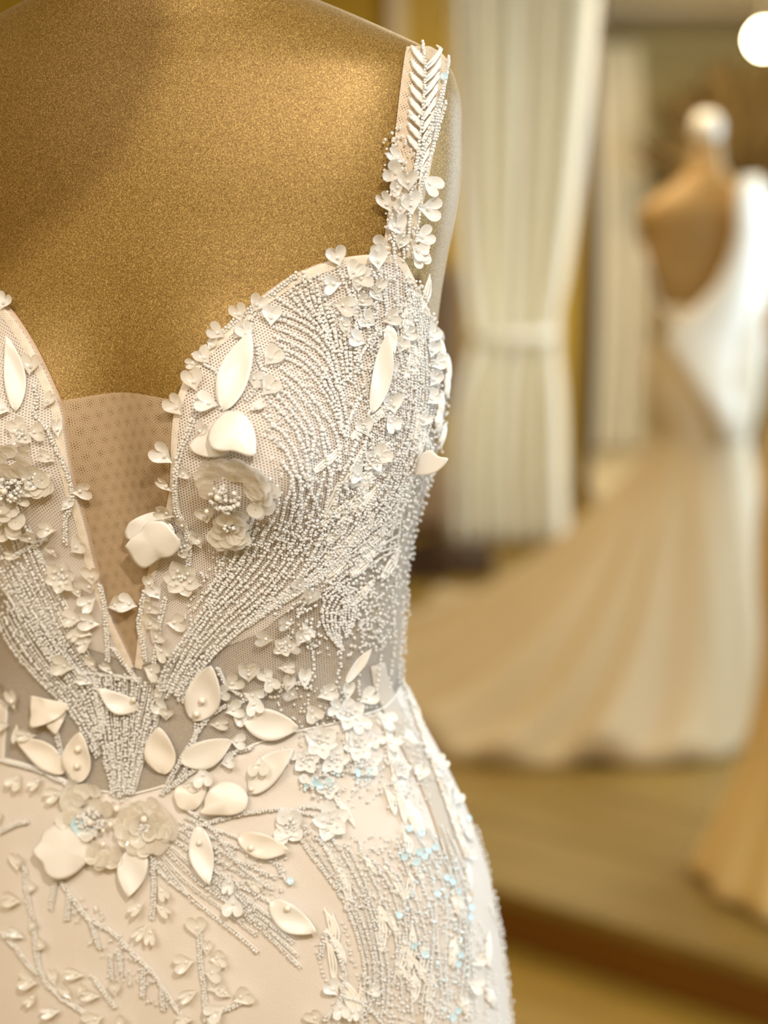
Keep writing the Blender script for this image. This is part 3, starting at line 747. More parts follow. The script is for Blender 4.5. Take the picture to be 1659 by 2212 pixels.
def strand(pts, rad=.00105, off=None, jit=.22, mat='bead', cord=True, gap=1.95, name='bead_strand'):
    off = rad+.0012 if off is None else off
    L3 = surfline(pts, off); P3 = np.array([tuple(p) for p, n in L3]); N3 = [n for p, n in L3]
    d = np.r_[0, np.cumsum(np.linalg.norm(np.diff(P3, axis=0), axis=1))]
    s = 0; bp = []; ba = []; br = []
    while s < d[-1]:
        p = Vector([np.interp(s, d, P3[:, k]) for k in range(3)]); q = Vector([np.interp(min(s+.001, d[-1]), d, P3[:, k]) for k in range(3)]); pm = Vector([np.interp(max(s-.001, 0), d, P3[:, k]) for k in range(3)])
        ax = (q-pm); ax = ax.normalized() if ax.length > 1e-7 else Vector((0, 0, 1))
        ax = (ax+Vector((random.gauss(0, jit), random.gauss(0, jit), random.gauss(0, jit)))).normalized()
        rr = rad*random.uniform(.86, 1.12)
        bp.append(p+Vector((random.gauss(0, 1), random.gauss(0, 1), random.gauss(0, 1)))*rad*.22); ba.append(ax); br.append(rr)
        s += rad*gap*random.uniform(.92, 1.25)
    if cord: thread([(x+cord_dx, y) for x, y in pts])
    global BACC
    if BACC is not None: BACC[0] += bp; BACC[1] += ba; BACC[2] += br; return
    return put(name, matted(bead_mesh(name, bp, ba, br, 8 if rad > .0009 else 6), M[mat]), Matrix.Identity(4))
cord_dx = 4
TACC = None
def thread(pts, r=.00042, off=.0006, name='embroidery_cord', wob=.5):
    L3 = surfline(pts, off); v = []; m = 5
    for i, (p, n) in enumerate(L3):
        a = L3[max(0, i-1)][0]; b = L3[min(len(L3)-1, i+1)][0]; t_ = (b-a).normalized(); c = n.cross(t_).normalized()
        k = .55 if i in (0, len(L3)-1) else 1+wob*.3*math.sin(i*1.9)
        for j in range(m):
            an = 2*PI*j/m; v.append(p+c*(math.cos(an)*r*k)+n*(math.sin(an)*r*k))
    if TACC is not None: TACC.append((v, grid_faces(len(L3), m, True))); return
    return put(name, matted_s(mesh(name, v, grid_faces(len(L3), m, True)), M['cord']), Matrix.Identity(4))
def matted_s(me, m): me.materials.append(m); me.polygons.foreach_set('use_smooth', [True]*len(me.polygons)); return me
def start_threads():
    global TACC
    TACC = []
def end_threads(name='embroidery_cord'):
    global TACC
    V = []; F_ = []
    for v, f in TACC: n = len(V); V += v; F_ += [tuple(k+n for k in q) for q in f]
    TACC = None
    if V: put(name, matted_s(mesh(name, V, F_), M['cord']), Matrix.Identity(4))
def family(A, B, n, rad=.00105, wig=3, ends=.06, alt=None, **k):
    A = resample(catmull(A, 6), 9); B = resample(catmull(B, 6), 9)
    start_threads()
    for i in range(n):
        s = i/(n-1) if n > 1 else .5; ph = random.uniform(0, 6); a0 = random.uniform(0, ends); a1 = 1-random.uniform(0, ends)
        c = A*(1-s)+B*s; c = np.array([(x+wig*math.sin(j*1.1+ph), y+wig*math.cos(j*.9+ph)) for j, (x, y) in enumerate(c)])
        m = int(9*1); tt = np.linspace(a0, a1, m)*8; c = np.stack([np.interp(tt, range(9), c[:, 0]), np.interp(tt, range(9), c[:, 1])], 1)
        r = rad if alt is None or i % 2 == 0 else alt
        strand([tuple(q) for q in c], r, **k)
    end_threads()

# strands of the right cup (fanning down from the neckline edge)
z2 = lambda L: [(360+x/2.592, 520+y/2.592) for x, y in L]
z4 = lambda L: [(360+x/2.765, 1080+y/2.765) for x, y in L]
z3 = lambda L: [(x/2.9625, 1150+y/2.9625) for x, y in L]
z5 = lambda L: [(x/2.9625, 1650+y/2.9625) for x, y in L]
z6 = lambda L: [(500+x/2.86, 1600+y/2.86) for x, y in L]
z1 = lambda L: [(x/2.9625, 600+y/2.9625) for x, y in L]
for L_ in ([(600,395),(720,440),(830,500),(900,590),(940,690),(960,800),(985,900)], [(610,440),(720,480),(820,545),(890,630),(925,740),(950,830)], [(600,490),(700,530),(800,590),(880,660),(930,760),(970,880),(1000,1000)],
           [(600,540),(700,580),(790,640),(870,720),(920,830),(960,960),(975,1100)], [(640,600),(740,655),(830,735),(900,850),(945,960),(965,1060)], [(650,660),(740,700),(820,780),(880,870),(930,960),(970,1080)], [(640,720),(720,790),(800,880),(860,960),(920,1050),(950,1150),(950,1280)],
           [(640,770),(700,830),(770,910),(830,1000),(870,1080),(905,1170)], [(600,820),(680,880),(740,960),(790,1040),(810,1120),(790,1230)], [(600,860),(660,920),(720,1000),(770,1090),(785,1180)], [(540,870),(620,950),(690,1030),(740,1120),(770,1230),(780,1340)],
           [(540,980),(600,1040),(660,1100),(710,1180),(750,1290),(800,1400),(840,1500)], [(610,1120),(660,1190),(700,1270),(740,1370),(740,1470),(720,1555)], [(640,1240),(690,1320),(700,1420),(690,1540)],
           [(590,290),(640,340),(720,390),(800,440)], [(690,290),(760,390),(830,470),(890,560)], [(730,270),(790,370),(850,450),(905,540)], [(760,180),(780,280),(810,380),(860,460),(900,560),(930,640)], [(800,210),(815,300),(845,400),(890,500),(925,600)],
           [(840,260),(850,340),(880,440),(910,540),(940,640)], [(880,310),(895,400),(925,500),(950,600)], [(900,360),(930,450),(940,560),(960,650)], [(965,520),(965,600),(975,700),(985,800)], [(990,490),(990,580),(1000,680),(1000,780)], [(1015,510),(1020,600),(1022,700),(1020,800)],
           [(1060,330),(1055,450),(1050,560),(1045,680)], [(1075,420),(1075,520),(1065,620)], [(1200,500),(1130,570),(1080,640),(1050,730),(1040,820)], [(1165,500),(1110,580),(1065,680)], [(1090,850),(1050,930),(1000,1020),(980,1100)], [(1110,1000),(1060,1100),(1020,1200),(980,1300),(950,1400)],
           [(1060,880),(1020,980),(1000,1080),(990,1200)], [(850,1060),(870,1180),(900,1300),(910,1400)], [(1140,1020),(1100,1130),(1060,1240),(1020,1340)]):
    strand(z2(L_), random.choice((.00105, .00112, .00095)))
# lower sweep of the cup towards the centre stalk
family([(560,1130),(530,1195),(480,1262),(430,1325),(395,1385),(362,1440),(335,1500)], [(700,1150),(660,1220),(600,1290),(530,1350),(470,1410),(420,1470),(390,1530)], 9, .00105, alt=.0009)
family([(705,1120),(670,1200),(620,1270),(560,1325),(505,1370)], [(880,1040),(830,1120),(760,1185),(690,1245),(610,1300)], 12, .00085, alt=.0007)
family([(600,1040),(590,1110),(560,1180)], [(740,1000),(720,1080),(690,1150)], 7, .00095)
family([(500,1110),(490,1180),(460,1260),(420,1320)], [(545,1120),(530,1190),(490,1260),(450,1320)], 3, .0010)
# dotted rows along the side of the cup
family([(868,600),(880,700),(888,800),(884,880),(862,960),(818,1050),(760,1120)], [(918,668),(934,750),(938,830),(926,915),(900,990),(866,1080),(848,1190)], 9, .00075, jit=.6, gap=2.1)
family([(862,1090),(800,1140),(730,1190),(670,1240)], [(852,1190),(800,1215),(740,1255),(690,1290)], 6, .0007, jit=.6, gap=2.0)
family([(760,620),(775,760),(790,900),(780,1010)], [(850,590),(858,720),(866,850),(850,960)], 5, .0007, jit=.7, gap=2.4, cord=True)
# wearer's right cup (left in the picture)
family([(60,1130),(95,1215),(130,1285),(165,1365),(198,1430),(222,1500),(232,1570)], [(0,1330),(30,1395),(70,1448),(108,1490),(148,1525),(182,1575),(212,1640)], 10, .00105, alt=.00095)
family([(0,1160),(40,1230),(80,1300),(120,1360),(165,1420)], [(0,1240),(35,1300),(70,1350),(110,1410),(150,1460)], 4, .0010)
family([(0,1010),(25,1060),(50,1110)], [(0,1100),(20,1140),(40,1190)], 5, .0009)
# centre stalk
family([(200,1440),(213,1510),(222,1580),(232,1650),(248,1725)], [(362,1470),(342,1535),(322,1600),(305,1660),(283,1725)], 12, .00105, wig=2, alt=.00085)
# sprays below the waist
family([(395,1762),(470,1790),(545,1820),(615,1842)], [(335,1850),(385,1908),(440,1958),(505,2010),(560,2058)], 9, .0009, alt=.0007)
family([(420,1850),(490,1900),(560,1960),(630,2010)], [(450,1900),(520,1970),(590,2030),(650,2090)], 4, .0008)
family([(640,1795),(682,1860),(730,1930),(765,2000),(788,2090),(775,2200)], [(730,1800),(770,1870),(800,1940),(822,2010),(835,2100),(830,2200)], 6, .0008, alt=.00065)
family([(760,1800),(800,1880),(835,1960),(850,2050),(850,2190)], [(880,1770),(930,1850),(955,1950),(965,2060),(960,2200)], 8, .0007, wig=7, ends=.3)
family([(910,1760),(950,1840),(980,1930),(990,2040),(985,2180)], [(965,1790),(998,1880),(1012,1970),(1020,2070),(1020,2190)], 5, .0007, wig=5, ends=.25, jit=.6)
# small leafy stems that carry the hearts
for L_ in (z1([(1240,500),(1330,570),(1400,625),(1412,740),(1425,850)]), [(424,862),(420,900),(408,935),(394,968),(384,1005),(380,1050),(384,1100),(402,1140),(410,1190),(404,1230)], [(553,745),(556,780),(566,805),(552,838),(528,868)],
           [(73,832),(78,865),(74,897),(98,922),(112,955),(135,1000),(149,1040),(153,1083),(140,1120),(142,1170)], [(216,1261),(226,1302),(230,1352),(233,1393),(233,1425)], [(243,1396),(262,1420),(280,1445),(297,1470)], [(312,1275),(304,1319),(300,1352),(309,1386),(314,1425)],
           [(169,1447),(200,1452),(240,1456),(290,1462)], [(150,1430),(180,1452),(200,1470)], [(358,1290),(345,1340),(340,1390),(332,1440),(345,1490)], [(40,1190),(70,1175),(100,1160)], [(62,1140),(80,1180),(95,1215)],
           [(548,660),(500,700),(450,745),(422,775)], [(640,590),(600,622),(565,650),(540,690),(540,730)], [(725,560),(732,590),(745,620),(760,660),(765,720),(770,780)], [(810,570),(820,610),(830,660),(835,700)], [(762,600),(760,640),(765,690)],
           [(118,1560),(128,1600),(140,1650),(165,1695)], [(0,1640),(40,1650),(90,1665),(140,1690),(175,1705)], [(350,1712),(385,1650),(420,1590),(450,1545),(490,1520)], [(360,1705),(420,1660),(480,1630),(545,1612)], [(500,1530),(540,1500),(600,1480),(660,1470)], [(380,1690),(400,1660),(418,1600),(425,1560)],
           [(470,1440),(490,1480),(520,1500)], [(430,1780),(500,1760),(560,1750),(610,1745),(680,1760)], [(400,1745),(450,1780),(490,1830),(520,1870),(560,1900)], [(330,1850),(345,1880),(372,1905),(405,1930)], [(330,1860),(333,1920),(328,1980)],
           [(55,1870),(60,1930),(72,1990),(80,2050),(92,2105),(130,2150),(172,2178),(215,2205)], [(130,1900),(165,1950),(195,1990),(215,2045)], [(195,1985),(240,2010),(280,2050),(330,2100),(370,2160),(400,2205)], [(200,2105),(225,2140),(248,2172)], [(432,2015),(432,2070),(440,2130),(445,2205)], [(525,2160),(490,2175),(455,2190)],
           [(240,2060),(240,2110)], [(258,2050),(262,2100)], [(310,2090),(308,2150)], [(350,2130),(352,2180)], [(120,1900),(110,1960)], [(150,1930),(145,1985)], [(0,1795),(30,1780),(62,1772)], [(0,2010),(30,2040),(60,2080),(80,2100)],
           [(715,2030),(740,2090),(735,2150),(700,2200)], [(745,2150),(790,2170),(820,2205)], [(600,1870),(615,1900)], [(700,2010),(690,2060)], [(690,1745),(660,1740),(640,1750)]):
    BACC = [[], [], []]
    strand(L_, .0009)
    strand([(x+5, y+3) for x, y in L_], .0008, cord=False)
    q = BACC; BACC = None
    put('beaded_stem', matted(bead_mesh('beaded_stem', q[0], q[1], q[2], 6), M['bead']), Matrix.Identity(4))
# beaded crescents at the side of the waist
for a, b in (([(752,1262),(716,1275),(696,1310),(702,1360),(736,1404)], [(756,1275),(742,1300),(732,1335),(730,1370),(740,1404)]), ([(760,1268),(766,1300),(760,1340),(752,1370)], [(742,1290),(738,1320),(738,1345),(745,1372)])):
    family(a, b, 5, .0008, wig=1, cord=False, jit=.8)

# ---- hearts: (x, y, direction, size, kind, material, tilt)
S_, W_, T_ = 'sequin', 'sequin_white', 'sequin_clear'
H = [
 # left cup
 (69,812,85,40,0,S_),(96,882,55,36,1,S_),(20,892,160,36,0,W_),(50,940,120,38,0,S_),(62,932,0,36,0,S_),(122,945,95,36,1,W_),(118,995,155,38,1,S_),(156,1058,10,40,0,S_),(134,1100,50,34,1,W_),(118,1142,160,36,0,S_),(78,1165,110,38,0,S_),(160,1190,45,40,0,S_),(126,1195,110,34,1,S_),(50,1198,175,34,1,S_),(8,668,60,34,0,W_),(35,1080,30,34,0,S_),
 # right cup inner edge
 (428,845,105,42,0,S_),(400,895,130,42,0,S_),(473,880,165,42,0,W_),(430,945,45,36,2,T_),(379,996,140,46,0,W_),(392,1024,20,36,1,W_),(379,1056,140,36,1,S_),(382,1106,155,40,0,S_),(400,1138,80,38,1,T_),(449,1122,90,38,0,S_),(437,1178,100,38,1,S_),(418,1172,60,32,0,W_),(455,788,130,34,0,S_),(482,730,150,34,0,S_),(505,730,40,34,0,S_),(525,696,110,34,0,S_),(546,672,60,34,0,S_),(540,735,120,34,0,W_),(571,790,50,40,0,S_),(566,855,50,38,0,S_),(537,815,-20,32,0,S_),(540,893,30,34,1,W_),(455,760,60,26,2,S_),(430,782,190,24,2,S_),
 # cup top and side
 (732,572,110,40,0,W_),(732,606,190,40,0,W_),(755,603,65,38,0,W_),(762,606,15,38,0,S_),(812,582,100,40,0,W_),(882,545,0,38,0,W_),(886,530,-40,34,0,W_),(840,540,180,34,0,S_),(722,655,-10,40,0,S_),(812,632,75,36,1,S_),(824,648,140,36,1,W_),(806,700,150,36,0,W_),(822,690,20,36,0,S_),(784,742,160,40,2,W_),(748,730,110,36,1,S_),(582,704,85,38,0,W_),(590,690,140,28,0,S_),(768,630,90,32,0,S_),(770,655,40,30,0,S_),(850,892,110,40,0,W_),(828,895,-60,38,0,W_),(792,938,120,38,0,W_),(800,998,40,42,0,S_),(775,1030,150,40,0,W_),(845,930,95,32,0,W_),(858,762,70,30,0,S_),(862,725,20,32,0,W_),(846,815,100,30,1,W_),(760,690,200,24,2,W_),
 (920,740,50,34,0,W_),(925,790,20,34,0,W_),(922,830,60,34,0,W_),(915,870,30,34,0,W_),(922,770,85,34,0,W_),(905,920,60,28,0,W_),
 # strap
 (868,352,150,40,1,W_),(866,378,160,44,0,S_),(905,385,-35,44,0,W_),(880,408,110,40,0,S_),(845,455,130,44,1,W_),(858,465,95,36,0,S_),(885,462,110,44,0,W_),(897,448,-5,46,0,W_),(862,505,120,40,0,W_),(840,530,170,40,0,S_),(890,520,20,40,0,W_),(896,540,-60,36,0,W_),(866,395,210,30,0,S_),(858,535,80,30,0,S_),
 # V and lower
 (206,1258,90,42,0,S_),(178,1290,110,36,1,S_),(200,1278,100,38,0,T_),(210,1287,215,38,0,W_),(238,1308,20,38,0,S_),(180,1338,170,38,0,S_),(176,1350,235,36,1,S_),(218,1342,165,42,0,W_),(202,1365,150,36,0,S_),(204,1380,205,36,0,S_),(324,1270,85,38,1,S_),(298,1308,160,40,0,W_),(318,1315,40,38,0,S_),(350,1290,120,34,0,W_),(322,1352,50,40,0,S_),(362,1340,5,40,0,S_),(335,1382,50,38,0,S_),(342,1390,-40,38,0,S_),(318,1440,-15,40,0,S_),(163,1440,165,46,0,S_),(212,1445,105,42,1,S_),(250,1450,130,36,1,W_),(205,1470,160,38,1,W_),(338,1510,60,32,1,S_),(368,1540,140,36,0,W_),(360,1550,80,30,0,S_),
 (455,1562,0,38,1,S_),(490,1535,20,40,0,W_),(490,1482,40,40,0,S_),(535,1465,85,44,0,S_),(528,1490,-20,42,0,W_),(545,1505,-70,38,0,W_),(500,1600,0,34,0,W_),(38,1530,100,44,1,S_),(8,1490,100,36,1,S_),(25,1562,190,36,1,S_),(44,1565,-80,40,1,S_),(85,1585,180,44,1,S_),(48,1668,-120,38,0,S_),(100,1678,-140,38,1,S_),(140,1705,200,40,2,S_),(155,1712,60,36,2,T_),(440,1655,-80,42,0,W_),(395,1693,-10,34,1,S_),(482,1650,20,32,0,W_),(470,1500,20,34,0,S_),(505,1540,-30,30,0,W_),
 # right of waist
 (540,1455,100,38,0,S_),(575,1460,-60,34,0,S_),(602,1438,0,36,1,S_),(622,1490,80,42,1,S_),(656,1485,90,44,1,W_),(682,1500,20,42,0,W_),(664,1520,-60,38,0,S_),(562,1632,-90,44,0,S_),(612,1610,-60,36,0,W_),(745,1510,90,42,1,W_),(775,1515,30,40,0,W_),(810,1548,-20,42,0,W_),(735,1530,160,40,0,W_),(760,1540,-60,44,0,W_),(585,1470,120,34,0,W_),(640,1505,150,34,0,T_),(590,1380,170,38,2,T_),(612,1392,0,36,2,T_),(640,1385,60,38,2,W_),(666,1300,80,42,2,T_),(655,1340,-60,38,1,W_),(650,1270,120,34,2,T_),(630,1340,180,34,2,T_),(800,1580,-60,34,0,W_),(830,1600,-30,34,0,W_),
 # lower skirt sprigs
 (47,1878,95,40,0,S_),(50,1940,170,40,0,S_),(65,1930,60,32,1,S_),(55,2020,150,38,1,W_),(70,2010,60,34,1,S_),(85,2050,50,38,1,S_),(88,2120,170,42,0,S_),(80,2140,230,34,1,S_),(122,2125,100,38,1,S_),(135,2178,190,42,1,W_),(160,2155,120,40,1,S_),(172,2150,60,34,1,S_),(188,2100,175,44,1,S_),(220,2145,175,42,1,S_),(250,2145,85,42,1,S_),(345,1912,-50,38,1,S_),(315,1948,220,38,1,S_),(340,1950,-30,40,1,S_),(318,1990,230,40,1,S_),(330,1992,-90,42,1,S_),(430,2020,95,44,0,S_),(448,2060,85,36,1,S_),(456,2065,10,40,0,S_),(422,2070,190,42,0,S_),(448,2100,10,42,0,S_),(430,2130,210,44,1,S_),(450,2135,30,40,0,S_),(505,2155,30,46,0,S_),(485,2170,210,42,0,S_),(450,2195,-30,34,0,S_),(420,2200,180,36,1,S_),(225,2190,200,42,0,S_),(250,2210,20,42,0,S_),(500,1885,-100,40,1,W_),(535,1895,-30,38,1,S_),(508,1930,-90,44,0,W_),(485,1875,60,30,1,S_),(724,2145,120,38,0,W_),(735,2160,-80,36,0,W_),(790,2140,10,30,2,W_),(762,2170,-90,30,2,W_),(690,2205,120,40,0,S_),(500,2150,150,34,1,S_),(0,1780,90,34,1,S_),
 (935,1660,30,34,0,W_),(900,1690,60,34,0,W_),(975,1740,40,34,0,W_),(990,1790,0,30,0,W_),(960,1715,80,34,0,W_),(1012,2080,30,36,0,W_),(1005,2120,-20,36,0,W_),(1000,1850,20,30,0,W_),(930,1640,110,30,0,W_),
]
for i, (x, y, a, sz, kd, mk) in enumerate(H):
    tilt = random.uniform(.15, .5); p, X_, Y_, Z_ = frame(x, y, a, tilt, .35, random.uniform(-.3, .3))
    s = sz*MM*1.2
    o = put('heart_sequin', HM[kd, mk], mat4(p+Z_*.0016, X_, Y_, Z_) @ Matrix.Diagonal((s, s*1.05, s, 1)))
    b = bpy.data.objects.new('seed_bead', SB); C.objects.link(b); b.parent = o
    b.location = (0, .42, .10); b.rotation_euler = (random.uniform(-.9, .9), random.uniform(-.9, .9), 0); r = .00095/s; b.scale = (r, r, r)

# ---- pearls
def pearl(x, y, r, off=.002, parent=dress):
    p, n = PN(x, y, off+r*.8); return put('pearl', PRM, Matrix.Translation(p) @ Matrix.Diagonal((r, r, r, 1)))
for x, y, r in ((527,946,2.0),(483,970,2.0),(478,1061,1.9),(455,1090,1.4),(442,1506,2.1),(430,1536,2.0),(179,1614,2.0),(177,1650,2.0),(262,1742,2.3),(205,1772,2.2),(320,1765,2.3),(248,1777,1.8),(232,1818,1.8),(297,1505,1.8),(545,1826,1.9),(622,1955,1.9),(15,1048,2.0),(8,1090,2.0),(30,1060,1.5),(40,1512,1.7),(436,1815,1.6),(545,1700,1.4),(232,1790,1.4)):
    pearl(x, y, r*1e-3, .0045)

# ---- satin leaves: base, tip, width, sideways curve, twist
def leaf(base, tip, wd, curve=0., mat='satin', lift=.0025, raise_=.005, cup=.11, twist=0., name='satin_leaf', blunt=False, face=.45):
    bx, by = base; tx, ty = tip; Lp = math.hypot(tx-bx, ty-by); ang = math.degrees(math.atan2(-(ty-by), tx-bx))
    p, X_, Y_, Z_ = frame(bx, by, ang, 0, face); Lm = Lp*MM*1.02
    # follow the cloth: tip height over it
    nu, nv = 18, 9; v = []
    for i in range(nu):
        t = i/(nu-1); hw = .5*wd*MM*(math.sin(PI*min(1, max(0, t**.82)))**.75 if not blunt else (math.sin(PI*min(1, t**.62)))**.5)
        px = bx+(tx-bx)*t; py = by+(ty-by)*t; q, n = PN(px, py); hgt = (q-p).dot(Z_)
        cx_ = curve*MM*math.sin(PI*t); th = twist*(t-.3)
        for j in range(nv):
            s = 2*j/(nv-1)-1; x = hw*s; z = abs(s)**1.6*hw*cup*2+.0006*math.sin(9*t+2*s)
            x, z = x*math.cos(th)-z*math.sin(th), x*math.sin(th)+z*math.cos(th)
            v.append((cx_+x, Lm*t, hgt*.85+lift+raise_*t*t+z))
    o = put(name, matted_s(mesh(name, v, grid_faces(nu, nv)), M[mat]), mat4(p, X_, Y_, Z_)); solid(o, .0003); return o
LV = [((486,890),(536,726),66,-5,'satin',-.3),((800,892),(829,720),46,6,'satin',.5),((36,890),(14,728),46,8,'satin',.3),
 ((306,1526),(212,1484),48,-14,'satin',-.5),((419,1556),(468,1425),80,6,'satin',.1),((358,1672),(350,1562),72,-4,'satin_blush',0.),((390,1642),(514,1591),64,8,'satin',.1),
 ((172,1690),(186,1570),70,-5,'satin_blush',0.),((144,1668),(16,1598),60,8,'satin_blush',.1),((524,1546),(650,1570),72,6,'satin',-.1),((540,1712),(638,1612),62,-8,'satin',.2),
 ((306,1826),(279,1939),70,5,'satin',.1),((430,1782),(457,1910),56,4,'satin',.4),((514,1806),(632,1833),56,6,'satin_blush',0.),((584,1944),(688,2010),60,8,'satin',.15),
 ((744,1474),(802,1398),26,0,'satin',.2),((836,700),(846,760),30,0,'satin',0.),((1006,1950),(1016,1920),22,0,'satin',0.)]
for b, t_, wd, cv, mt, tw in LV: leaf(b, t_, wd, cv, mt, twist=tw)
# pointed petal standing out past the side of the cup
p, n = PN(895, 1000); 
def free_petal(px_pts, Y, thick, mat, bow, name='satin_petal'):
    """outline measured in the plane through the cloth point at distance Y; curved away from it"""
    pts = catmull(px_pts+[px_pts[0]], 6)[:-1]; c = np.mean(np.array(pts), 0); v = []; nr = 5
    for k in range(1, nr+1):
        s = k/nr
        for q in pts:
            x, y = c[0]+(q[0]-c[0])*s, c[1]+(q[1]-c[1])*s; v.append(at_y(x, y, Y+bow(x, y, s)))
    v.append(at_y(c[0], c[1], Y+bow(c[0], c[1], 0))); n_ = len(pts); cc = len(v)-1
    o = put(name, matted_s(mesh(name, v, grid_faces(nr, n_, True)+[(cc, (i+1) % n_, i) for i in range(n_)]), M[mat]), Matrix.Identity(4)); solid(o, thick); return o
free_petal([(893,996),(925,972),(948,986),(968,992),(945,1018),(915,1027),(890,1022)], p.y, .0005, 'satin', lambda x, y, s: -.00016*(x-893)+.000002*(x-925)**2)
# ---- wide satin petals with free outlines
def patch(outline, anchor, mat='satin', lift=.004, bulge=.003, tiltx=0., tilty=0., name='satin_petal', mixn=.6, seed=0):
    q0, n = PN(*anchor); n = (n*mixn+TO_EYE(q0)*(1-mixn)).normalized(); n = (n+RIGHT*tiltx+UP*tilty).normalized(); q0 = q0+n*lift
    pts = resample(np.array(catmull(outline+[outline[0]], 8)), 49)[:-1]; c = pts.mean(0); v = []; nr = 8
    def proj(x, y, h): d = ray(x, y); t_ = (q0-EYE).dot(n)/d.dot(n); return EYE+d*t_+n*h
    R_ = max(np.linalg.norm(pts-c, axis=1))
    for k in range(1, nr+1):
        s = k/nr
        for i, q in enumerate(pts):
            x, y = c+(q-c)*s; an = math.atan2(q[1]-c[1], q[0]-c[0])
            h = .45*bulge*(1-s*s)+.0011*s*s*math.sin(2*an+seed)+.0005*s**3*math.sin(5*an+seed*2)
            v.append(proj(x, y, h))
    v.append(proj(c[0], c[1], .45*bulge)); m = len(pts); cc = len(v)-1
    o = put(name, matted_s(mesh(name, v, grid_faces(nr, m, True)+[(cc, (i+1) % m, i) for i in range(m)]), M[mat]), Matrix.Identity(4)); solid(o, .0004); return o
patch([(270,1150),(282,1128),(310,1112),(340,1106),(358,1118),(380,1150),(350,1175),(300,1168),(275,1165)], (345,1150), 'satin', .005, .002, -.1, .1, seed=1)
patch([(272,1178),(285,1162),(300,1150),(318,1130),(345,1126),(370,1140),(392,1172),(372,1200),(345,1208),(325,1222),(308,1228),(290,1212),(282,1196)], (350,1165), 'satin', .0095, .003, -.1, -.1, seed=2)
patch([(409,962),(418,948),(445,925),(460,915),(500,960),(480,985),(445,987),(420,978)], (450,950), 'satin', .004, .002, -.2, -.1, seed=3)
patch([(447,948),(452,925),(472,900),(488,888),(520,892),(540,910),(550,935),(552,975),(540,985),(505,975),(478,975),(458,968)], (500,940), 'satin', .008, .005, 0, .15, seed=4)
patch([(66,1504),(72,1503),(110,1512),(147,1522),(118,1556),(66,1571),(64,1540)], (100,1540), 'satin_blush', .007, .001, -.1, .1, seed=5)
patch([(147,1523),(142,1545),(128,1575),(118,1586),(100,1568),(118,1556)], (125,1555), 'satin_blush', .004, .001, .2, 0, seed=6)
patch([(440,1745),(444,1722),(460,1700),(480,1688),(505,1690),(526,1702),(536,1725),(528,1750),(505,1760),(470,1762),(430,1758)], (487,1728), 'satin_blush', .0045, .004, 0, .1, seed=7)
patch([(375,1720),(382,1700),(410,1688),(440,1690),(448,1705),(432,1740),(410,1752),(385,1745)], (412,1722), 'satin_blush', .002, .003, 0, .1, seed=8)
patch([(70,1836),(84,1818),(90,1800),(112,1785),(130,1772),(160,1790),(190,1815),(210,1856),(190,1862),(165,1885),(140,1898),(115,1898),(98,1885),(92,1862),(78,1850)], (140,1840), 'satin', .006, .003, -.05, 0, seed=9)
# ---- big open flowers of round petals (part) with petals and beads (sub-parts)
def flower(x, y, R_, n, mk='sequin', a0=0., nb=5):
    p, X_, Y_, Z_ = frame(x, y, a0, 0, .3)
    m = mat4(p+Z_*.0022, X_, Y_, Z_); s = R_*MM
    pts = [Vector((.0012*math.cos(k*2.4)*math.sqrt(k)*.8, .0012*math.sin(k*2.4)*math.sqrt(k)*.8, .0012+.0003*k)) for k in range(nb)]
    f_ = put('sequin_flower', matted(bead_mesh('flower_beads', pts, [Vector((random.gauss(0, 1), random.gauss(0, 1), 1)) for _ in pts], .0010), M['bead']), m)
    for k in range(n):
        o = bpy.data.objects.new('petal', PM[mk]); C.objects.link(o); o.parent = f_
        o.matrix_basis = Matrix.Rotation(2*PI*k/n+random.uniform(-.12, .12), 4, 'Z') @ Matrix.Rotation(random.uniform(.08, .38), 4, 'X') @ Matrix.Diagonal((s*random.uniform(.85, 1.02), s*random.uniform(.9, 1.08), s, 1))
        b = bpy.data.objects.new('seed_bead', SB); C.objects.link(b); b.parent = f_
        q = o.matrix_basis @ Vector((0, .45, .09)); b.location = q+Vector((0, 0, .0008)); b.scale = (.0009,)*3; b.rotation_euler = (random.uniform(-1, 1), random.uniform(-1, 1), 0)
    return f_
for a in ((138,1242,44,6,'sequin',20),(398,1244,48,6,'sequin',50),(391,1172,34,5,'sequin',10),(78,1032,36,6,'sequin',30),(713,1771,48,5,'sequin_white',100),(45,940,30,4,'sequin',60),(750,1540,44,5,'sequin_white',30),(708,1700,30,4,'sequin_white',0),(802,990,30,5,'sequin_white',0),(612,1392,28,5,'sequin',0),(625,1782,34,5,'sequin_white',30),(770,1610,40,6,'sequin_white',10),(690,1600,44,6,'sequin_white',40),(720,1640,38,5,'sequin_white',70),(790,1650,34,5,'sequin_white',20),(660,1640,34,5,'sequin_white',80),(860,1660,30,5,'sequin_white',10)):
    flower(*a)
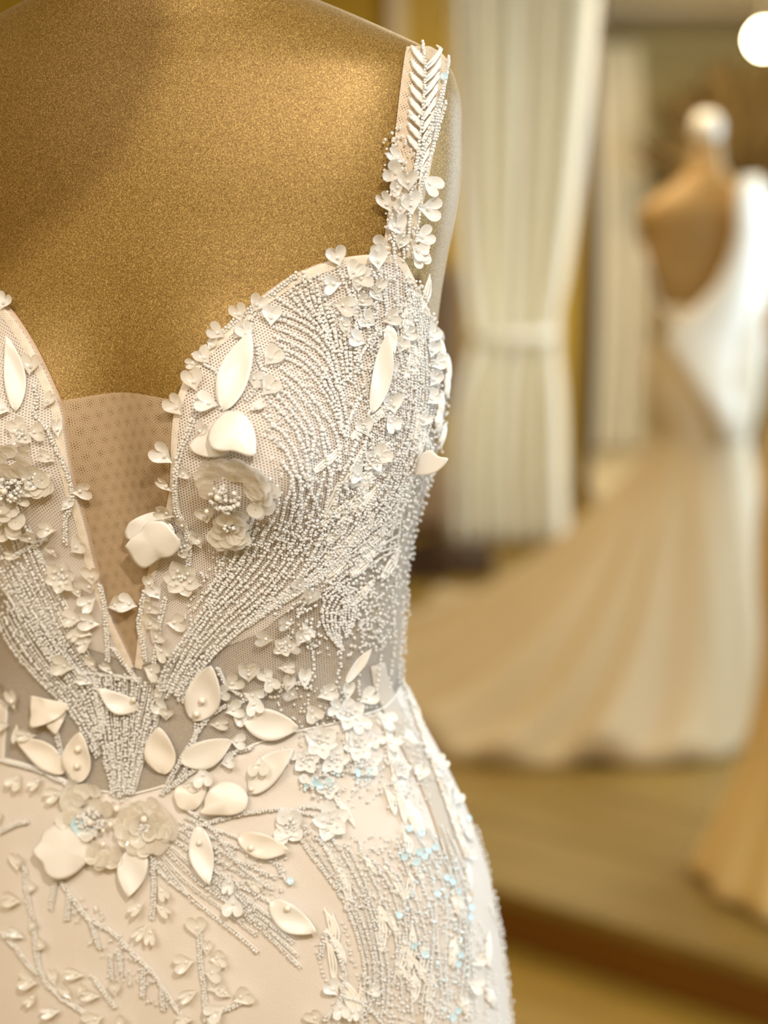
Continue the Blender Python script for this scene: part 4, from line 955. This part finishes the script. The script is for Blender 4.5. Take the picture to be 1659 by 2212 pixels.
# ---- heaped round sequins (3-D sequin blossoms)
def blossom(x, y, spots, mk=('sequin', 'sequin_clear'), rs=(17, 20), nb=40, br=26):
    p, X_, Y_, Z_ = frame(x, y, 90, 0, .2); m = mat4(p+Z_*.0015, X_, Y_, Z_); mi = m.inverted()
    pts = []; 
    for k in range(nb):
        r = br*MM*math.sqrt(random.random()); a = random.uniform(0, 2*PI); pts.append(Vector((r*math.cos(a), r*math.sin(a), random.uniform(.0015, .0045))))
    f_ = put('sequin_blossom', matted(bead_mesh('blossom_beads', pts, [Vector((random.gauss(0, 1), random.gauss(0, 1), random.gauss(0, 1))) for _ in pts], [random.choice((.0009, .0011, .0013)) for _ in pts]), M['bead']), m)
    spots = list(spots)+[(q_[0]+random.uniform(-9, 9), q_[1]+random.uniform(-9, 9)) for q_ in spots if len(q_) == 2 and rs[0] > 12]
    for (sx, sy, *rest) in spots:
        q, n = PN(sx, sy, .0); lq = mi @ q; mm = rest[0] if rest else random.choice(mk)
        d = Vector((lq.x, lq.y, 0)); s = random.uniform(*rs)*2*MM
        o = bpy.data.objects.new('sequin', DM[mm]); C.objects.link(o); o.parent = f_
        ax = Vector((-d.y, d.x, 0)).normalized() if d.length > 1e-5 else Vector((1, 0, 0))
        o.matrix_basis = Matrix.Translation(Vector((lq.x, lq.y, lq.z+.0025+random.uniform(0, .003)))) @ Matrix.Rotation(random.uniform(-.55, -.1), 4, ax) @ Matrix.Rotation(random.uniform(-.25, .25), 4, 'Y') @ Matrix.Diagonal((s, s, s, 1))
    return f_
ringpts = lambda cx, cy, r, a0, a1, n, ry=None: [(cx+r*math.cos(math.radians(a0+(a1-a0)*i/max(1, n-1)))+random.uniform(-3, 3), cy-(ry or r)*math.sin(math.radians(a0+(a1-a0)*i/max(1, n-1)))+random.uniform(-3, 3)) for i in range(n)]
blossom(490, 1070, ringpts(510,1040,62,140,-40,13,44)+ringpts(520,1045,40,120,-30,8,28)+[(440,1020),(450,1045),(456,1000),(580,1085),(575,1062),(592,1050),(562,1095)], nb=60, br=34)
blossom(500, 1128, ringpts(500,1128,24,0,330,9)+ringpts(500,1145,30,-150,-20,6,18)+[(503,1128,'sequin_white')], nb=14, br=12)
blossom(25, 1050, ringpts(28,985,26,0,320,8)+ringpts(12,1116,24,0,320,7)+[(40,1010),(15,1005),(50,1000),(5,1090)], nb=60, br=30)
blossom(200, 1775, ringpts(175,1730,26,60,260,6)+[(145,1770),(182,1720),(210,1705),(215,1735),(235,1745),(158,1745),(185,1788,'sequin_blue'),(172,1778,'sequin_blue'),(196,1800)]+ringpts(235,1825,30,-30,-170,7), nb=70, br=34)
blossom(318, 1785, ringpts(318,1785,50,0,340,15,44)+ringpts(318,1785,32,20,350,10)+ringpts(318,1780,15,0,300,4)+[(375,1795,'sequin_clear')], nb=22, br=16)
blossom(60, 1035, [(70,1010),(92,1030),(80,1055),(96,1050),(60,1050)], nb=10, br=12)
# iridescent blue cups
blossom(680, 1690, [(655,1680,'sequin_white'),(661,1690,'sequin_blue'),(670,1684,'sequin_white'),(680,1688,'sequin_blue'),(690,1696,'sequin_blue'),(699,1692,'sequin_white'),(708,1688,'sequin_blue'),(716,1682,'sequin_white')], rs=(7, 11), nb=14, br=36)
blossom(775, 1668, [(760,1662,'sequin_white'),(767,1670,'sequin_blue'),(777,1666,'sequin_white'),(792,1668,'sequin_blue'),(770,1655,'sequin_blue')], rs=(7, 10), nb=10, br=26)
blossom(626, 1778, [(612,1762),(640,1760),(605,1800),(635,1800)], ('sequin_white',), (14, 17), nb=12, br=12)
for i, (x, y) in enumerate(((902,1840),(912,1850),(895,1862),(920,1838),(960,1895),(972,1905),(985,1925),(1012,1960),(1010,1980),(990,2060),(905,1800),(880,1790),(935,1830),(870,1850),(1005,1770),(628,1901),(958,165),(890,2040),(940,1930),(915,2060),(985,2080),(985,2180),(975,2195),(860,1975))):
    if i == 16: p, X_, Y_, Z_ = frame(953, 168, 90, 0, .6)
    else: p, X_, Y_, Z_ = frame(x, y, 90, 0, .6)
    put('round_sequin', DM['sequin_blue'], mat4(p+Z_*.0035, X_, Y_, Z_) @ Matrix.Rotation(random.uniform(-.4, .4), 4, 'X') @ Matrix.Diagonal((.0044, .0044, .0044, 1)))
# ---- fishbone embroidery on the strap
for i in range(11):
    y = 105+i*27; start_threads()
    if i < 8:
        for k in range(3): thread([(884+i*-1.2+k*2, y+k*5), (900-i*1.0, y+16+k*5), (912-i*1.2, y+28+k*5)], .0009, .0022)
    for k in range(2): thread([(950-i*3.4, y+k*8), (935-i*3.2, y+22+k*8), (916-i*1.6, y+40+k*8)], .0008, .0022)
    end_threads('satin_stitch')
for L_ in ([(908,100),(912,160),(908,230),(902,290),(895,340),(885,400),(880,470),(872,540)], [(962,130),(950,200),(936,270),(922,340),(905,400)], [(950,190),(930,250),(912,300),(897,350),(888,380)], [(940,240),(920,300),(902,350),(890,400)], [(905,390),(900,450),(892,520),(888,560)], [(840,470),(848,500),(845,540),(850,580)], [(868,480),(865,520),(868,560)], [(955,220),(940,280),(926,330),(908,372)]):
    strand(L_, .00085, off=.0032)
# ---- loose small beads and glitter
def inpoly(x, y, P_):
    c = False; j = len(P_)-1
    for i in range(len(P_)):
        if (P_[i][1] > y) != (P_[j][1] > y) and x < (P_[j][0]-P_[i][0])*(y-P_[i][1])/(P_[j][1]-P_[i][1])+P_[i][0]: c = not c
        j = i
    return c
def scatter(polys, mat, rad, seg=6, off=.0018, name='loose_beads'):
    bp = []; ba = []; br = []
    for P_, n in polys:
        xs = [q[0] for q in P_]; ys = [q[1] for q in P_]; k = 0; tries = 0
        while k < n and tries < n*12:
            tries += 1; x, y = random.uniform(min(xs), max(xs)), random.uniform(min(ys), max(ys))
            if not inpoly(x, y, P_): continue
            p, nn = PN(x, y, off+random.uniform(0, .0012)); bp.append(p); ba.append(Vector((random.gauss(0, 1), random.gauss(0, 1), random.gauss(0, 1)))); br.append(random.uniform(*rad)); k += 1
    o = put(name, matted(bead_mesh(name, bp, ba, br, seg), M[mat]), Matrix.Identity(4)); o['kind'] = 'stuff'; return o
side = [(800,580),(900,600),(945,720),(948,900),(930,1000),(885,1110),(860,1200),(845,1400),(800,1400),(700,1250),(640,1280),(700,1120),(760,1000),(820,850),(790,700)]
scatter([(side, 1500), ([(640,590),(800,600),(830,900),(740,1150),(600,1200),(560,850),(580,700)], 650), ([(480,1110),(700,1120),(620,1300),(420,1400),(400,1330)], 420), ([(0,1200),(120,1230),(230,1480),(260,1720),(200,1600),(0,1350)], 250),
         ([(210,1450),(360,1460),(290,1730),(240,1730)], 200), ([(640,1780),(800,1800),(1000,1850),(1030,2212),(760,2212),(790,2050),(700,1880)], 900), ([(560,1480),(800,1480),(900,1620),(940,1750),(700,1740),(640,1600)], 420), ([(620,1260),(800,1240),(830,1400),(740,1420),(620,1400)], 260),
         ([(825,300),(930,200),(905,400),(890,570),(830,560)], 160), ([(400,1780),(620,1850),(600,2040),(450,1950)], 150), ([(130,1900),(220,1960),(400,2200),(300,2150),(180,2020)], 90), ([(860,1440),(900,1540),(980,1720),(960,1740),(870,1600)], 90)], 'bead', (.00055, .00095))
scatter([([(850,1790),(930,1800),(1010,1900),(1025,2100),(960,2200),(880,2000)], 90), ([(640,1660),(720,1660),(800,1640),(800,1700),(650,1710)], 30)], 'bead_blue', (.0007, .0012), name='iridescent_beads')
# raised white lace under the side beading
def lace(polys, name='lace_motif'):
    for cx, cy, L_, W_, ang in polys:
        a = math.radians(ang); pts = [(cx+math.cos(a)*L_*(t-.5)+math.sin(a)*W_*.3*math.sin(3*t), cy-math.sin(a)*L_*(t-.5)) for t in np.linspace(0, 1, 5)]
        start_threads()
        for k in (-1, 0, 1): thread([(x+k*W_*.3*math.sin(PI*i/4+.2), y+k*W_*.12) for i, (x, y) in enumerate(pts)], .0009, .0010)
        end_threads(name)
lace([(random.uniform(690, 930), random.uniform(1600, 2190), random.uniform(50, 110), 24, random.uniform(80, 130)) for _ in range(34)])
lace([(900+.35*(y-1560), y, 60, 20, 115) for y in range(1500, 1840, 30)])
lace([(random.uniform(700, 850), random.uniform(900, 1330), 80, 22, random.uniform(35, 70)) for _ in range(26)])
lace([(random.uniform(860, 920), random.uniform(620, 980), 80, 20, random.uniform(70, 100)) for _ in range(14)])
# edge-on beading and lace that shows along the outline of the dress
def pz_strand(pz, rad, name='bead_strand'):
    q = resample(pz, 60); P3 = [S(a, b, .004+rad) for a, b in q]; bp = []; ba = []; acc = 0
    for i in range(1, len(P3)):
        d = (P3[i]-P3[i-1]).length; acc += d
        if acc > rad*2.1: bp.append(P3[i]+Vector([random.gauss(0, .0005) for _ in range(3)])); ba.append(P3[i]-P3[i-1]+Vector([random.gauss(0, .001) for _ in range(3)])); acc = random.uniform(-.001, .0004)
    if bp: put(name, matted(bead_mesh(name, bp, ba, rad, 6), M['bead']), Matrix.Identity(4))
def zc(py): return z_of(py)
for k in range(9):
    p0 = math.radians(62+k*5.5)
    pz_strand([(p0+.05, zc(735+4*k)), (p0+.08, zc(840)), (p0+.05, zc(980)), (p0-.12, zc(1120)), (p0-.25, zc(1230))], .0010)
for k in range(10):
    p0 = math.radians(55+k*6.5)
    pz_strand([(p0, zc(1240)), (p0+.05, zc(1340)), (p0+.02, zc(1430))], .0009)
for k in range(12):
    p0 = math.radians(50+k*5.5); j = random.uniform(-.05, .05)
    pz_strand([(p0, zc(1780+random.uniform(-60, 90))), (p0+.08+j, zc(1950)), (p0+.03, zc(2100)), (p0-.02, zc(2260))], .0009)
# raised lace scallops down the hip line
def scallop(phi, z, w_, h_, rot, off=.0045):
    v = []; c = S(phi, z, off); n = normal(phi, z); x = Vector((0, 0, 1)).cross(n).normalized(); y = n.cross(x)
    R_ = Matrix.Rotation(rot, 3, n); x = R_ @ x; y = R_ @ y; m = 24
    for k in range(5):
        s = k/4
        for i in range(m):
            a = 2*PI*i/m; rr = 1+.13*math.cos(5*a)
            v.append(c+x*(w_*s*rr*math.cos(a))+y*(h_*s*rr*math.sin(a))+n*(.0022*(1-s*s)+.0006*math.sin(8*a)*s))
    o = put('lace_scallop', matted_s(mesh('lace_scallop', v, grid_faces(5, m, True)), M['cord']), Matrix.Identity(4)); solid(o, .0004)
for k in range(15):
    py = 1490+k*50+random.uniform(-20, 20); scallop(math.radians(82+random.uniform(-9, 13)), zc(py), random.uniform(.003, .006), random.uniform(.006, .012), random.uniform(-.8, .8), .0035)
for k in range(6): scallop(math.radians(88+4*math.sin(k*1.3)), zc(745+k*34), .0055, .008, random.uniform(-.7, .7), .006)
